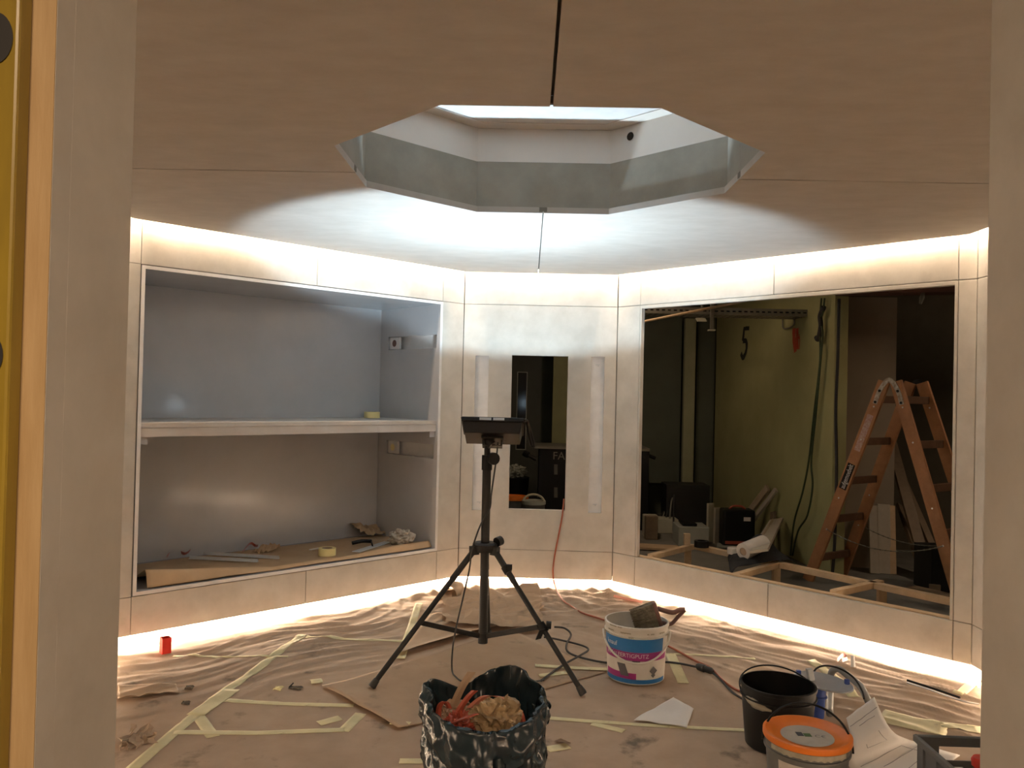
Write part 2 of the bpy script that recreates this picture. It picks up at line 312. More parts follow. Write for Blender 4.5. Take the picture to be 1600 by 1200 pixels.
# ceiling: four panels around the octagonal skylight
OUT = inset(ROOM, 0.059); SX, SY = 0.052, 3.40
HOLE = [(-0.286, 4.10), (0.385, 4.10), (0.861, 3.638), (0.865, 3.026), (0.404, 2.580), (-0.307, 2.582), (-0.759, 3.03), (-0.760, 3.644)]
yb, yf, xr_, xl_ = OUT[0][1], OUT[4][1], OUT[2][0], OUT[7][0]
g = 0.0028; gf = 0.005; gc_x = 0.0048
quads = [[(SX+g, 4.10), HOLE[1], HOLE[2], (0.863, SY+gc_x), (xr_, SY+gc_x), OUT[2], OUT[1], (SX+g, yb)],
         [(0.864, SY-gc_x), HOLE[3], HOLE[4], (SX+gf, 2.580), (SX+gf, yf), OUT[4], OUT[3], (xr_, SY-gc_x)],
         [(SX-gf, 2.581), HOLE[5], HOLE[6], (-0.7595, SY-gc_x), (xl_, SY-gc_x), OUT[6], OUT[5], (SX-gf, yf)],
         [(-0.7598, SY+gc_x), HOLE[7], HOLE[0], (SX-g, 4.10), (SX-g, yb), OUT[0], OUT[7], (xl_, SY+gc_x)]]
mb = MB()
for q in quads: mb.prism(q, ZC, ZC+0.03)
ceil = mb.build('ceiling', CEILM); ceil['kind'] = 'structure'
H2 = inset(HOLE, -0.012)
def ring(mb, poly, z0, z1, t=0.02):
    o = inset(poly, -t); k = len(poly)
    for i in range(k):
        a, b, c, d_ = poly[i], poly[(i+1) % k], o[(i+1) % k], o[i]
        mb.prism([a, b, c, d_], z0, z1)
mb = MB(); ring(mb, H2, ZC+0.031, 2.69); mb.build('lower_skylight_band', BANDM, ceil, bevel=0.001)
mb = MB(); ring(mb, H2, 2.69, 2.86); mb.build('upper_skylight_band', WHITEP, ceil)
RI = inset(H2, 0.085); mb = MB()
for i in range(8): mb.prism([RI[i], RI[(i+1) % 8], H2[(i+1) % 8], H2[i]], 2.861, 2.865)
mb.build('soffit_ring', WHITEP, ceil)
mb = MB(); mb.prism(inset(HOLE, -0.05), 2.8655, 2.885); mb.build('skylight_lid', WHITE, ceil)
c = hit(985, 213, (S2*1.0, S2*1.0, 0), (0.385+4.10)*S2+0.0118)
nn = V(-S2, -S2, 0); mb = MB(); M = Matrix.Rotation(0, 4, 'X')
ex = V(S2, -S2, 0); mb.add([c + nn*0.0015 + (ex*math.cos(a)+UP*math.sin(a))*0.021 for a in [2*PI*k/24 for k in range(24)]], [tuple(range(24))])
mb.build('cable_hole', DGLASS, ceil)
# backing above the joints, hall ceiling
mb = MB(); mb.box(SX-0.05, SX+0.05, yf, 2.567, ZC+0.031, ZC+0.036); mb.box(SX-0.05, SX+0.05, 4.14, yb, ZC+0.031, ZC+0.036)
mb.box(xl_, -0.80, SY-0.05, SY+0.05, ZC+0.031, ZC+0.036); mb.box(0.90, xr_, SY-0.05, SY+0.05, ZC+0.031, ZC+0.036); mb.box(SX-0.02, SX+0.02, 2.565, 2.5815, ZC+0.006, ZC+0.0295); mb.box(SX-0.02, SX+0.02, 4.0985, 4.115, ZC+0.006, ZC+0.0295); mb.box(-0.775, -0.758, SY-0.02, SY+0.02, ZC+0.006, ZC+0.0295); mb.box(0.8625, 0.88, SY-0.02, SY+0.02, ZC+0.006, ZC+0.0295); mb.build('joint_backing', SCREED, ceil)

# ---------------------------------------------------------------- LED strips
COV = inset(ROOM, 0.055); BAS = inset(ROOM, -0.040)
names = ['back wall', 'right wall with the big window', 'right side wall', 'right front wall', None, 'left front wall', 'left side wall', 'left wall with the niche']
for i in range(8):
    if names[i] is None: continue
    a, b = Vector((*COV[i], ZC+0.045)), Vector((*COV[(i+1) % 8], ZC+0.045)); d = (b-a).normalized(); n_in = Vector((d.y, -d.x, 0))
    th = thing('led_strip', 'warm white led strip in the ceiling gap along the ' + names[i], 'led strip', (a+b)/2, 'led strips in the ceiling gap')
    m = MB(); m.obox(a, b-a, -n_in*0.004, UP*0.008); m.build('light_tape', COVE_E, th)
    m = MB(); m.obox(a+UP*-0.013+n_in*0.0008, b-a, n_in*0.012, UP*0.035); m.build('mounting_profile', ALU, th)
    a, b = Vector((*BAS[i], ZB-0.010)), Vector((*BAS[(i+1) % 8], ZB-0.010)); d = (b-a).normalized(); n_in = Vector((d.y, -d.x, 0))
    th = thing('led_strip', 'warm white led strip under the bottom edge of the ' + names[i], 'led strip', (a+b)/2, 'led strips under the walls')
    m = MB(); m.obox(a, b-a, n_in*0.008, UP*0.006); m.build('light_tape', BASE_E, th)
    m = MB(); m.obox(a+UP*0.0065-n_in*0.002, b-a, n_in*0.012, UP*0.004); m.build('mounting_profile', ALU, th)
# ================================================================ NICHE
def N(t, dep, z): return LO + LD*t - LN*dep + UP*z
def nb(m, t0, t1, d0, d1, z0, z1): m.obox(N(t0, d0, z0), LD*(t1-t0), -LN*(d1-d0), UP*(z1-z0))
ND = 0.77; FZ0, FZ1 = 0.3145, 2.184
cab = thing('built_in_shelf_niche', 'large grey laminate wall niche with one shelf in the left wall', 'shelf niche', N(1.3, 0.4, FZ0))
ft = 0.020
def sideplane(px, py):
    p = hit(px, py, LD, LO.dot(LD)+NT0+ft); return (-(p-LO).dot(LN), p.z)
m = MB(); nb(m, NT0, NT1-0.002, ND, ND+0.018, FZ0, FZ1); m.build('back_panel', LAMIN, cab)
def slot(px):  # four corner pixels -> dep range, z range
    q = [sideplane(*p) for p in px]; return (min(a[0] for a in q), max(a[0] for a in q), sum(a[1] for a in q[2:])/2, sum(a[1] for a in q[:2])/2)
sA = slot([(607, 525), (682, 524), (607, 546), (682, 545)]); sB = slot([(604, 688), (677, 694), (604, 709), (677, 716)])
m = MB(); z = FZ0
for s_ in (sB, sA):
    nb(m, NT0, NT0+ft, -0.003, ND, z, s_[2]); nb(m, NT0, NT0+ft, -0.003, s_[0], s_[2], s_[3]); nb(m, NT0, NT0+ft, s_[1], ND, s_[2], s_[3]); z = s_[3]
nb(m, NT0, NT0+ft, -0.003, ND, z, FZ1)
m.build('side_panel', LAMIN, cab)
m = MB(); nb(m, NT1-ft-0.002, NT1-0.002, -0.003, ND, FZ0, FZ1); m.build('side_panel', LAMIN, cab)
m = MB(); nb(m, NT0+ft, NT1-ft-0.002, -0.003, ND, FZ1-ft, FZ1); m.build('top_panel', LAMIN, cab)
m = MB(); nb(m, NT0+ft, NT1-ft-0.002, -0.003, ND, FZ0, FZ0+ft); m.build('bottom_panel', LAMIN, cab)
m = MB()
for (a, b, c_, d_) in [(NT0, NT0+ft, FZ0, FZ1), (NT1-ft-0.002, NT1-0.002, FZ0, FZ1), (NT0+ft, NT1-ft-0.002, FZ1-ft, FZ1), (NT0+ft, NT1-ft-0.002, FZ0, FZ0+ft)]:
    nb(m, a, b, -0.006, -0.0031, c_, d_)
m.build('edge_banding', WHITE, cab)
m = MB(); nb(m, NT0+ft+0.002, NT1-ft-0.004, 0.012, ND-0.002, 1.262, 1.288); nb(m, NT0+ft+0.002, NT1-ft-0.004, 0.016, 0.05, 1.208, 1.2605); nb(m, NT0+ft+0.002, NT1-ft-0.004, 0.05, ND-0.002, 1.235, 1.2605)
m.build('shelf', mat('dusty_shelf', (0.60, 0.56, 0.52), 0.5, (0.54, 0.49, 0.44), scale=5), cab)
for (a, b) in [(NT0+ft, NT0+ft+0.05), (NT1-ft-0.052, NT1-ft-0.002)]:
    m = MB(); nb(m, a, b, 0.03, ND-0.03, 1.165, 1.207); m.build('shelf_cleat', LAMIN, cab)
for s_, hole in ((sA, True), (sB, False)):
    m = MB(); t1, t0 = NT0-0.0005, NT0-0.05
    nb(m, t0-0.004, t0, s_[0], s_[1], s_[2], s_[3]); nb(m, t0, t1, s_[0], s_[1], s_[2]-0.004, s_[2]); nb(m, t0, t1, s_[0], s_[1], s_[3], s_[3]+0.004)
    nb(m, t0, t1, s_[0]-0.004, s_[0], s_[2]-0.004, s_[3]+0.004); nb(m, t0, t1, s_[1], s_[1]+0.004, s_[2]-0.004, s_[3]+0.004)
    sl = m.build('recess', WHITE, cab)
    dm = s_[1] - 0.075; zm = (s_[2]+s_[3])/2; hh = (s_[3]-s_[2])/2-0.004
    m = MB(); nb(m, NT0-0.01, NT0+0.012, s_[1]-0.14, s_[1]-0.012, zm-hh, zm+hh); sk = m.build('socket_plate', PRINTW, sl, bevel=0.003)
    o = N(NT0+0.0125, dm, zm); m = MB(); k = 20; R_ = 0.028
    m.add([o + LD*0.001 + (LN*math.cos(a)+UP*math.sin(a))*R_ for a in [2*PI*i/k for i in range(k)]], [tuple(range(k))]); 
    m.build('socket_opening', BROWNP if hole else YTAPE, sl)
# kraft paper liner
def lin_h(t, dep):
    s = max(0.0, min(1.0, (t-1.50)/0.80))
    r = max(0.0, min(1.0, (1.0-t)/0.5))
    up = 0.085*s + 0.028*r + 0.012
    f = dep-0.02
    edge = math.sin(min(1, f/0.045)*PI/2)*up if f < 0.045 else up*max(0, 1-(f-0.045)/0.30)**1.5
    return FZ0+ft+0.004+edge+0.006*(noise.noise(V(t*3, dep*5, 3))+0.6)
m = MB(); nt_, nd_ = 70, 40
deps = [0.02+0.045*i/10 for i in range(10)]+[0.065+(ND-0.07-0.065)*i/29 for i in range(30)]
m.grid([[N(0.245+2.06*i/nt_, dd, lin_h(0.245+2.06*i/nt_, dd)) for dd in deps] for i in range(nt_+1)])
lin = m.build('kraft_paper_liner', KRAFTN, smooth=True, solid=0.002); tag(lin, 'brown kraft paper lining the bottom of the wall niche, front edge curled up', 'paper')
def on_liner(px, py, zz=None):
    z = FZ0+ft+0.03
    for _ in range(6):
        p = fl(px, py, z); q = p-LO; t, dep = q.dot(LD), -q.dot(LN); z = lin_h(t, max(dep, 0.021)) if zz is None else zz
    return fl(px, py, z)
def crumple(pts_w, pts_h, o, ex, ey, amp, seed, n=14, lift=0.0):
    # a small sheet with folds, spanned by ex, ey from o
    rows_ = []
    for i in range(n+1):
        rw = []
        for j in range(n+1):
            u, v = i/n, j/n
            z = abs(noise.noise(V(u*pts_w+seed, v*pts_h, seed)))*amp + lift*(u*u) + 0.004
            wob = noise.noise(V(u*3+seed, v*3, 9))*0.08
            rw.append(Vector(o)+Vector(ex)*(u+wob*0.5)+Vector(ey)*(v+wob)+UP*z)
        rows_.append(rw)
    return rows_
def alu_profile(a, b, label):
    m = MB(); m.beam(a, b, 0.026, 0.004); m.beam(a+UP*0.010, b+UP*0.010, 0.004, 0.016); o = m.build('aluminium_profile', ALU, bevel=0.0008)
    tag(o, label, 'metal profile', 'aluminium profiles in the niche')
alu_profile(on_liner(296, 874)+UP*0.006, on_liner(403, 879)+UP*0.006, 'longer-lying front aluminium profile on the kraft paper in the niche')
alu_profile(on_liner(318, 867)+UP*0.006, on_liner(436, 874)+UP*0.006, 'aluminium profile lying behind the other one on the kraft paper in the niche')
def tape_roll(c, R_, h, label):
    th = thing('masking_tape_roll', label, 'tape roll', c, 'yellow masking tape rolls')
    m = MB(); m.lathe([(R_*0.62, 0), (R_, 0), (R_, h), (R_*0.62, h), (R_*0.62, 0)], c, 36); m.build('tape', YTAPE, th, smooth=True, autosm=0.6)
    m = MB(); m.lathe([(R_*0.57, 0), (R_*0.61, 0), (R_*0.61, h), (R_*0.57, h), (R_*0.57, 0)], c, 36); m.build('cardboard_core', KRAFT2, th, smooth=True, autosm=0.6)
tape_roll(fl(581, 653, 1.2885), 0.062, 0.048, 'yellow masking tape roll standing on the upper niche shelf')
p = on_liner(511, 868); tape_roll(p+UP*0.003, 0.060, 0.05, 'yellow masking tape roll lying on the kraft paper in the lower niche')
m = MB(); a, b = on_liner(484, 861)+UP*0.008, on_liner(499, 858)+UP*0.008; m.beam(a, b, 0.02, 0.008); tag(m.build('wooden_stirring_stick', PAPER, bevel=0.002), 'pale flat stick beside the tape roll in the lower niche', 'stick')
# trowel
a, b = on_liner(556, 865)+UP*0.012, on_liner(606, 849)+UP*0.012
th = thing('smoothing_trowel', 'smoothing trowel with dark handle and grey blade beside the rag in the niche', 'trowel', a-UP*0.008)
m = MB(); m.beam(a, b, 0.06, 0.004); m.build('blade', ALU, th)
m = MB(); h0, h1 = on_liner(550, 855)+UP*0.03, on_liner(580, 853)+UP*0.035; m.tube(spline([h0, (h0+h1)/2+UP*0.008, h1], 6), 0.014, 10); m.tube([h1, (a+b)/2+UP*0.002], 0.006); m.build('handle', BLACKP, th, smooth=True)
# rag ball
c0 = on_liner(627, 850)+UP*0.045
bm = bmesh.new(); bmesh.ops.create_icosphere(bm, subdivisions=5, radius=0.075); mm = MB()
vs_ = []
for v in bm.verts:
    q = v.co; d = 1+0.35*noise.noise(q*28)+0.25*noise.noise(q*60+V(3, 3, 3)); vs_.append(V(q.x*d*1.15, q.y*d*1.15, q.z*d*0.75)+c0+V(0, 0, 0.005))
mm.add(vs_, [tuple(v.index for v in f.verts) for f in bm.faces]); bm.free(); tag(mm.build('wool_rag', RAG, smooth=True), 'crumpled pale grey wool rag on the right of the lower niche', 'rag')
# dark torn paper, red film pieces
p0 = on_liner(603, 838); m = MB(); m.grid(crumple(4, 4, p0, LD*0.24, -LN*0.16+UP*0.05, 0.07, 2.0, 10, 0.05)); tag(m.build('torn_kraft_paper', KRAFTN, solid=0.002), 'torn stiff kraft paper scrap standing up in the back right of the niche', 'paper scrap')
p0 = on_liner(405, 866); m = MB(); m.grid(crumple(5, 4, p0, -LD*0.16+UP*0.0, -LN*0.12, 0.05, 5.0, 10, 0.03)); tag(m.build('kraft_paper_scrap', KRAFTN, solid=0.002), 'folded kraft paper scrap with dark hollow in the middle of the niche', 'paper scrap')
for px in [[(260, 873), (272, 868), (288, 869), (300, 866)], [(378, 866), (390, 858), (398, 856), (402, 862)]]:
    pts = [on_liner(*q)+UP*(0.008+0.025*(i % 2)) for i, q in enumerate(px)]; pts = spline(pts, 5); m = MB()
    m.grid([[q, q+UP*0.018+LN*0.012] for q in pts]); tag(m.build('red_film_strip', REDTAPE, solid=0.001), 'curled red film strip ' + ('at the left end' if px[0][0] < 300 else 'behind the aluminium profiles') + ' of the lower niche', 'film strip', 'red film strips in the niche')

# ================================================================ FLOOR PAPER
def wall_coords(x, y):
    p = V(x, y, 0); out = []
    for o, d, n_ in ((LO, LD, LN), (BO, BD, BN), (RO, RD, RN)): out.append(((p-o).dot(n_), (p-o).dot(d)))
    return out
def FH(x, y):
    h = 0.0
    for k, (d, t) in enumerate(wall_coords(x, y)):
        if d > 2.2: continue
        wt = math.exp(-(max(d, 0)/0.75)**2)*min(1, max(0.0, (d+0.03)/0.10))
        if wt < 0.01: continue
        bend = 0.18*noise.noise(V(t*1.3, d*0.8, k*7.0))
        r1 = 1-abs(noise.noise(V(t*0.8, (d+bend)*6.5, 11+k*5)))*2.2; r2 = 1-abs(noise.noise(V(t*1.6+4, (d+bend*1.4)*13, 31+k*5)))*2.2
        h += wt*(0.020*max(0, r1)**2.6 + 0.012*max(0, r2)**2.6)
    h += 0.0022*noise.noise(V(x*3.1, y*3.1, 0.5)) + 0.0012*(1-abs(noise.noise(V(x*2.2, y*6.5, 5.5)))*2) + 0.002
    return max(0.0, h)
m = MB(); ip = inset(ROOM, -0.06); stp = 0.016
nx, ny = int(4.9/stp), int(5.32/stp); idx = {}; vs_ = []; fs = []
def inside(x, y):
    for i in range(8):
        a, b = ip[i], ip[(i+1) % 8]
        if (b[0]-a[0])*(y-a[1])-(b[1]-a[1])*(x-a[0]) > 0: return False
    return True
for j in range(ny+1):
    y = 0.96+j*stp
    for i in range(nx+1):
        x = -2.40+i*stp
        if inside(x, y): idx[(i, j)] = len(vs_); vs_.append(V(x, y, FH(x, y) if y > 2.9 else 0.003))
for (i, j) in list(idx):
    q = [(i, j), (i+1, j), (i+1, j+1), (i, j+1)]
    if all(k in idx for k in q): fs.append(tuple(idx[k] for k in q))
m.add(vs_, fs); fp = m.build('masking_paper', KRAFT, smooth=True, solid=0.0); tag(fp, 'brown wrinkled masking paper covering the whole floor', 'floor paper')
def fx(px, py, up=0.0):
    z = 0.004
    for _ in range(4): p = fl(px, py, z); z = FH(p.x, p.y)
    p = fl(px, py, z); return V(p.x, p.y, FH(p.x, p.y)+up)
def floor_sheet(name, mt, px, label, cat, up=0.004, curl=None, thick=0.0012, group=None, n=26, smooth=True):
    # px: four corner pixels (a,b,c,d); surface follows the floor, edges may curl up
    A = [fx(*q) for q in px]; P = []
    for i in range(n+1):
        row_ = []
        for j in range(n+1):
            u, v = i/n, j/n
            p = A[0]*(1-u)*(1-v)+A[1]*u*(1-v)+A[2]*u*v+A[3]*(1-u)*v
            p = V(p.x, p.y, FH(p.x, p.y)+up)
            if curl: p = p + curl(u, v)
            row_.append(p)
        P.append(row_)
    m = MB(); m.grid(P); o = m.build(name, mt, smooth=smooth, solid=thick); return tag(o, label, cat, group)
def nz_(u, v, s, f=3): return noise.noise(V(u*f+s, v*f, s))
# clean flat sheet under the tripod
def c1(u, v):
    e = max(0, 1-v/0.10)
    return UP*(0.018*e*(0.6+0.8*abs(nz_(u, 0, 3, 2))) + 0.006 + 0.002*nz_(u, v, 8))
floor_sheet('kraft_paper_sheet', KRAFT2, [(503, 1076), (622, 1143), (945, 1052), (800, 985)], 'smooth flat kraft paper sheet under the tripod, left edge lifted', 'paper sheet', 0.0, c1, n=40)
def c2(u, v):
    e = max(0, 1-v/0.35); return UP*(0.036*e*e*(0.5+0.6*abs(nz_(u, 0, 1.3, 2)))+0.016)
floor_sheet('torn_kraft_paper_sheet', KRAFT2, [(620, 1030), (790, 982), (850, 950), (672, 962)], 'torn kraft paper sheet behind the tripod feet, front edge standing up', 'paper sheet', 0.0, c2, n=30)
def c3(u, v):
    e = max(0, 1-v/0.30); return UP*(0.018*e*(0.35+0.8*abs(nz_(u, v, 6.1, 3)))+0.07*abs(nz_(u, v, 2.2, 4.5))*(0.5+0.5*v)+0.005*v+0.028)+V(0.05*nz_(u, v, 7.7, 4), 0.05*nz_(u, v, 9.7, 4), 0)
floor_sheet('crumpled_kraft_paper', KRAFT2, [(694, 983), (852, 992), (842, 938), (690, 935)], 'crumpled kraft paper heap right behind the tripod pole', 'paper heap', 0.0, c3, n=15, smooth=False)
floor_sheet('folded_kraft_strip', KRAFT2, [(778, 942), (846, 936), (838, 922), (772, 928)], 'folded kraft paper strip on top of the crumpled heap, right of the tripod pole', 'paper scrap', 0.028, lambda u, v: UP*(0.02*u+0.02*abs(nz_(u, v, 5.5, 3))), n=6, smooth=False)
o0 = fx(700, 945, 0.03); m = MB(); R_ = []
for i in range(17):
    a = PI*1.15*i/16-0.3; R_.append([o0 + V(-0.06*math.cos(a), 0.02, 0.02+0.075*math.sin(a)+0.012*noise.noise(V(i*.4, j*.5, 2))) + V(0.045, 0.16, 0.0)*(j/8) for j in range(9)])
m.grid(R_); tag(m.build('curled_kraft_paper', KRAFT2, smooth=True, solid=0.0015), 'rolled up end of torn kraft paper left behind the tripod pole', 'paper scrap')
def c4(u, v):
    e = max(0, 1-v/0.5); return UP*(0.045*e*e*(1-u*0.9)*(0.6+0.7*abs(nz_(u, 0, 4, 3)))+0.006)
floor_sheet('torn_paper_flap', KRAFT2, [(184, 1103), (281, 1085), (275, 1070), (184, 1072)], 'torn paper flap lifting off the floor by the left opening edge', 'paper scrap', 0.0, c4)
scr = [([(183, 1168), (205, 1143), (216, 1150), (194, 1174)], 'narrow torn paper shred by the left opening edge'), ([(188, 1168), (215, 1155), (222, 1165), (200, 1174)], 'pale torn paper piece in the group by the left opening edge'),
       ([(206, 1162), (232, 1138), (240, 1146), (214, 1172)], 'upright torn paper piece in the group by the left opening edge'), ([(218, 1158), (245, 1156), (243, 1162), (222, 1164)], 'flat torn paper shred beside the long tape strip, far left')]
for k, (q, lb) in enumerate(scr):
    floor_sheet('torn_paper_piece', KRAFT2, q, lb, 'paper scrap', 0.0, lambda u, v, k=k: UP*(0.006+0.055*abs(u-0.45)*(1-v)+0.02*abs(nz_(u, v, k*2.0, 4)))+V(0.03*nz_(u, v, k+1.5, 3), 0.03*nz_(u, v, k+4.5, 3), 0), group='torn paper pieces far left', n=5, smooth=False)
floor_sheet('paper_scrap', SCRAPB, [(866, 1160), (882, 1170), (892, 1163), (876, 1156)], 'small brown paper scrap right of the bin bag', 'paper scrap', 0.0, lambda u, v: UP*(0.006+0.02*u*(1-v)), n=6)
floor_sheet('white_paper_sheet', PAPER, [(990, 1128), (1073, 1140), (1084, 1110), (1052, 1092)], 'torn white paper sheet lying flat in front of the plaster bucket', 'paper', 0.0, lambda u, v: UP*(0.008+0.012*abs(nz_(u, v, 2, 2))), n=16)
# ---------------------------------------------------------------- masking tape strips
TP = [([(472, 992), (410, 1040), (332, 1094)], 0.052, 'long diagonal masking tape strip, upper half, left of the tripod'), ([(330, 1098), (268, 1148), (205, 1203)], 0.056, 'long diagonal masking tape strip running out at the bottom left'),
      ([(362, 1078), (305, 1118)], 0.085, 'wide masking tape patch over the joint of the diagonal strip'), ([(309, 1118), (333, 1152)], 0.055, 'short masking tape leg pointing down from the diagonal strip'),
      ([(346, 1095), (440, 1100), (553, 1103)], 0.040, 'horizontal masking tape strip ending at the lifted paper edge'), ([(272, 1145), (400, 1146), (538, 1141)], 0.042, 'lower horizontal masking tape strip at bottom left'),
      ([(536, 1143), (564, 1115)], 0.055, 'short masking tape piece turning up from the lower strip end'), ([(498, 1131), (532, 1122)], 0.055, 'small loose masking tape piece above the lower strip'),
      ([(478, 996), (560, 1000), (628, 1003)], 0.035, 'thin masking tape strip from the diagonal top to the left tripod leg'), ([(655, 945), (626, 1032)], 0.05, 'masking tape strip beside the torn sheet behind the left tripod leg'),
      ([(270, 1026), (450, 1026)], 0.022, 'thin pale masking tape strip behind the red box'), ([(836, 1043), (900, 1047), (948, 1049)], 0.045, 'masking tape strip between tripod leg and plaster bucket'),
      ([(843, 1059), (886, 1054)], 0.045, 'small masking tape piece beside the right tripod foot'), ([(1047, 1022), (1068, 1068)], 0.06, 'steep masking tape strip right beside the plaster bucket'),
      ([(850, 1122), (1000, 1133), (1172, 1142)], 0.034, 'long horizontal masking tape strip under the white paper'), ([(925, 1131), (975, 1143)], 0.045, 'short masking tape piece branching off left of the white paper'),
      ([(1045, 1022), (1180, 1030)], 0.028, 'faint masking tape strip behind the orange cord'), ([(624, 1190), (668, 1190)], 0.045, 'masking tape strip left of the bin bag at the bottom edge'),
      ([(486, 1069), (504, 1067)], 0.06, 'masking tape patch on the left corner of the flat sheet'), ([(612, 1132), (640, 1136)], 0.05, 'masking tape patch on the front corner of the flat sheet'),
      ([(855, 1172), (888, 1166)], 0.06, 'masking tape piece at the brown scrap beside the bin bag'), ([(1266, 1032), (1310, 1062), (1335, 1090)], 0.06, 'wide masking tape strip behind the grey hose'),
      ([(1375, 1118), (1420, 1130), (1480, 1142)], 0.17, 'broad yellowed tape patch beside the plan sheets'), ([(1470, 1132), (1535, 1142)], 0.08, 'yellowed tape strip running under the right opening edge'),
      ([(1420, 1066), (1530, 1040)][:0] or [(1495, 1088), (1532, 1068)], 0.05, 'masking tape strip at the far right beside the metal strip')]
for k, (px, wd, lb) in enumerate(TP):
    pts = [fx(*q) for q in px]; pl = []
    for a, b in zip(pts[:-1], pts[1:]):
        nst = max(3, int((b-a).length/0.03)); pl += [a.lerp(b, i/nst) for i in range(nst)]
    pl.append(pts[-1]); P = []
    for i, q in enumerate(pl):
        d = (pl[min(i+1, len(pl)-1)]-pl[max(i-1, 0)]); d.z = 0; d.normalize(); s_ = V(-d.y, d.x, 0)
        row_ = []
        for e in ((-1, -0.5, 0, 0.5, 1) if wd < 0.07 else [x/6-1 for x in range(13)]):
            r = q + s_*(e*wd/2*(1+0.06*noise.noise(V(i*0.7, e, k)))) + (d*0.008*noise.noise(V(e*2, k*1.7, 0)) if i in (0, len(pl)-1) else V(0, 0, 0))
            hh = max(FH(r.x+ox, r.y+oy) for ox in (-.008, 0, .008) for oy in (-.008, 0, .008))
            on_sheet = 0.010 if k in (18, 19, 9, 11, 12) else 0.0
            if wd > 0.07: hh = FH(r.x, r.y)+0.0015
            row_.append(V(r.x, r.y, hh+0.0015+0.0004*(k % 3)+on_sheet))
        P.append(row_)
    m = MB(); m.grid(P); tag(m.build('masking_tape_strip', TAPE, smooth=True, solid=0.0008), lb, 'tape strip', 'masking tape strips on the floor paper')
# red and salmon film scraps on the floor
for px, lb, mt in [([(958, 937), (975, 941), (1003, 946)], 'salmon film strip on the floor behind the plaster bucket', PINK), ([(722, 934), (742, 940), (752, 948)], 'salmon film strip between the paper folds behind the tripod pole', PINK), ([(1308, 1040), (1318, 1030), (1324, 1036), (1316, 1042)], 'curled orange film strip on the floor behind the grey hose', REDTAPE)]:
    pts = spline([fx(*q, 0.012) for q in px], 5); m = MB(); m.grid([[q+UP*0.004, q+V(0.012, 0.04, 0.012)] for q in pts]); tag(m.build('film_strip', mt, solid=0.001), lb, 'film strip', 'film scraps on the floor')
for q, mt_, lb, nm in [([(426, 1080), (438, 1081), (444, 1075), (432, 1074)], YTAPE, 'tiny yellow tape scrap on the floor left of the flat kraft sheet', 'tape_scrap'), ([(450, 1078), (470, 1080), (474, 1075), (456, 1073)], FLAKE, 'dark plaster flake on the floor above the horizontal tape strip', 'plaster_flake'),
                      ([(288, 1079), (300, 1080), (304, 1074), (292, 1073)], FLAKE, 'dark paper flake right of the torn flap at the far left', 'paper_flake'), ([(283, 1102), (296, 1103), (298, 1098), (286, 1097)], FLAKE, 'dark flake left of the wide tape patch', 'paper_flake'), ([(1020, 1113), (1030, 1115), (1033, 1112), (1022, 1110)], FLAKE, 'dark', 'x')][:4]:
    floor_sheet(nm, mt_, q, lb, 'scrap', 0.0, lambda u, v: UP*(0.005+0.012*abs(nz_(u, v, 2, 3))), n=5, smooth=False)
m = MB(); a, b = fx(452, 1076, .008), fx(458, 1070, .008); m.tube([a, b], 0.004, 6); tag(m.build('small_stick', BLACKP), 'thin dark stick on the floor beside the tiny yellow scrap', 'stick')
m = MB(); a = fx(1333, 1042, 0.004); m.tube([a, a+V(0.0, 0.01, 0.06)], [0.012, 0.010], 12); tag(m.build('white_tube_piece', PRINTW, smooth=True, autosm=0.6), 'small white tube piece standing near the wall light behind the grey hose', 'tube')
# little red box
b = fx(258, 1024); m = MB(); ang = 0.75; ex, ey = V(math.cos(ang), math.sin(ang), 0), V(-math.sin(ang), math.cos(ang), 0)
m.obox(b-ex*.024-ey*.024, ex*.048, ey*.048, UP*0.003)
for (o_, a_, c_) in [(b-ex*.024-ey*.024, ex*.048, ey*.004), (b-ex*.024+ey*.020, ex*.048, ey*.004), (b-ex*.024-ey*.02, ex*.004, ey*.040), (b+ex*.020-ey*.02, ex*.004, ey*.040)]: m.obox(o_+UP*0.003, a_, c_, UP*0.082)
tag(m.build('red_plastic_box', RED), 'small open red plastic box standing on the floor by the left wall', 'box')
# metal strip on the right
th = thing('metal_edge_strip', 'thin black and bright metal edge strip lying on the floor at the far right', 'metal strip', fx(1470, 1085))
a = [fx(1417, 1071, .012), fx(1450, 1082, .012), fx(1500, 1098, .012), fx(1530, 1104, .012)]
m = MB(); m.tube(spline(a, 4), 0.005, 6); m.build('bright_edge', CHROME, th)
m = MB(); m.tube(spline([q+V(0.01, 0.02, 0.006) for q in a[:3]], 4), 0.006, 6); m.build('black_edge', BLACKP, th)
# ================================================================ TRIPOD AND FLOODLIGHT
PX_, PY_ = -0.219, 4.40
feet = [fl(580, 1075, 0.012), fl(912, 1086, 0.012), V(-0.215, 5.00, 0.012)]
for q in feet: q.z = FH(q.x, q.y)+0.012
tri = thing('tripod_stand', 'black three-legged lamp tripod standing on the floor paper in the middle', 'tripod', (PX_, PY_, 0.0))
pole = V(PX_, PY_, 0)
m = MB(); m.tube([pole+UP*0.155, pole+UP*1.165], 0.0235, 20); m.build('pole', BLACKM, tri, smooth=True, autosm=0.6)
m = MB(); m.tube([pole+UP*1.10, pole+UP*1.245], 0.0165, 16); m.build('upper_pole', BLACKM, tri, smooth=True, autosm=0.6)
m = MB(); m.tube([pole+UP*1.085, pole+UP*1.165], 0.029, 20); m.tube([pole+UP*1.125+V(0.02, -0.01, 0), pole+UP*1.125+V(0.04, -0.03, 0)], 0.009, 10); col_ = m.build('clamp_collar', BLACKP, tri, smooth=True, autosm=0.6)
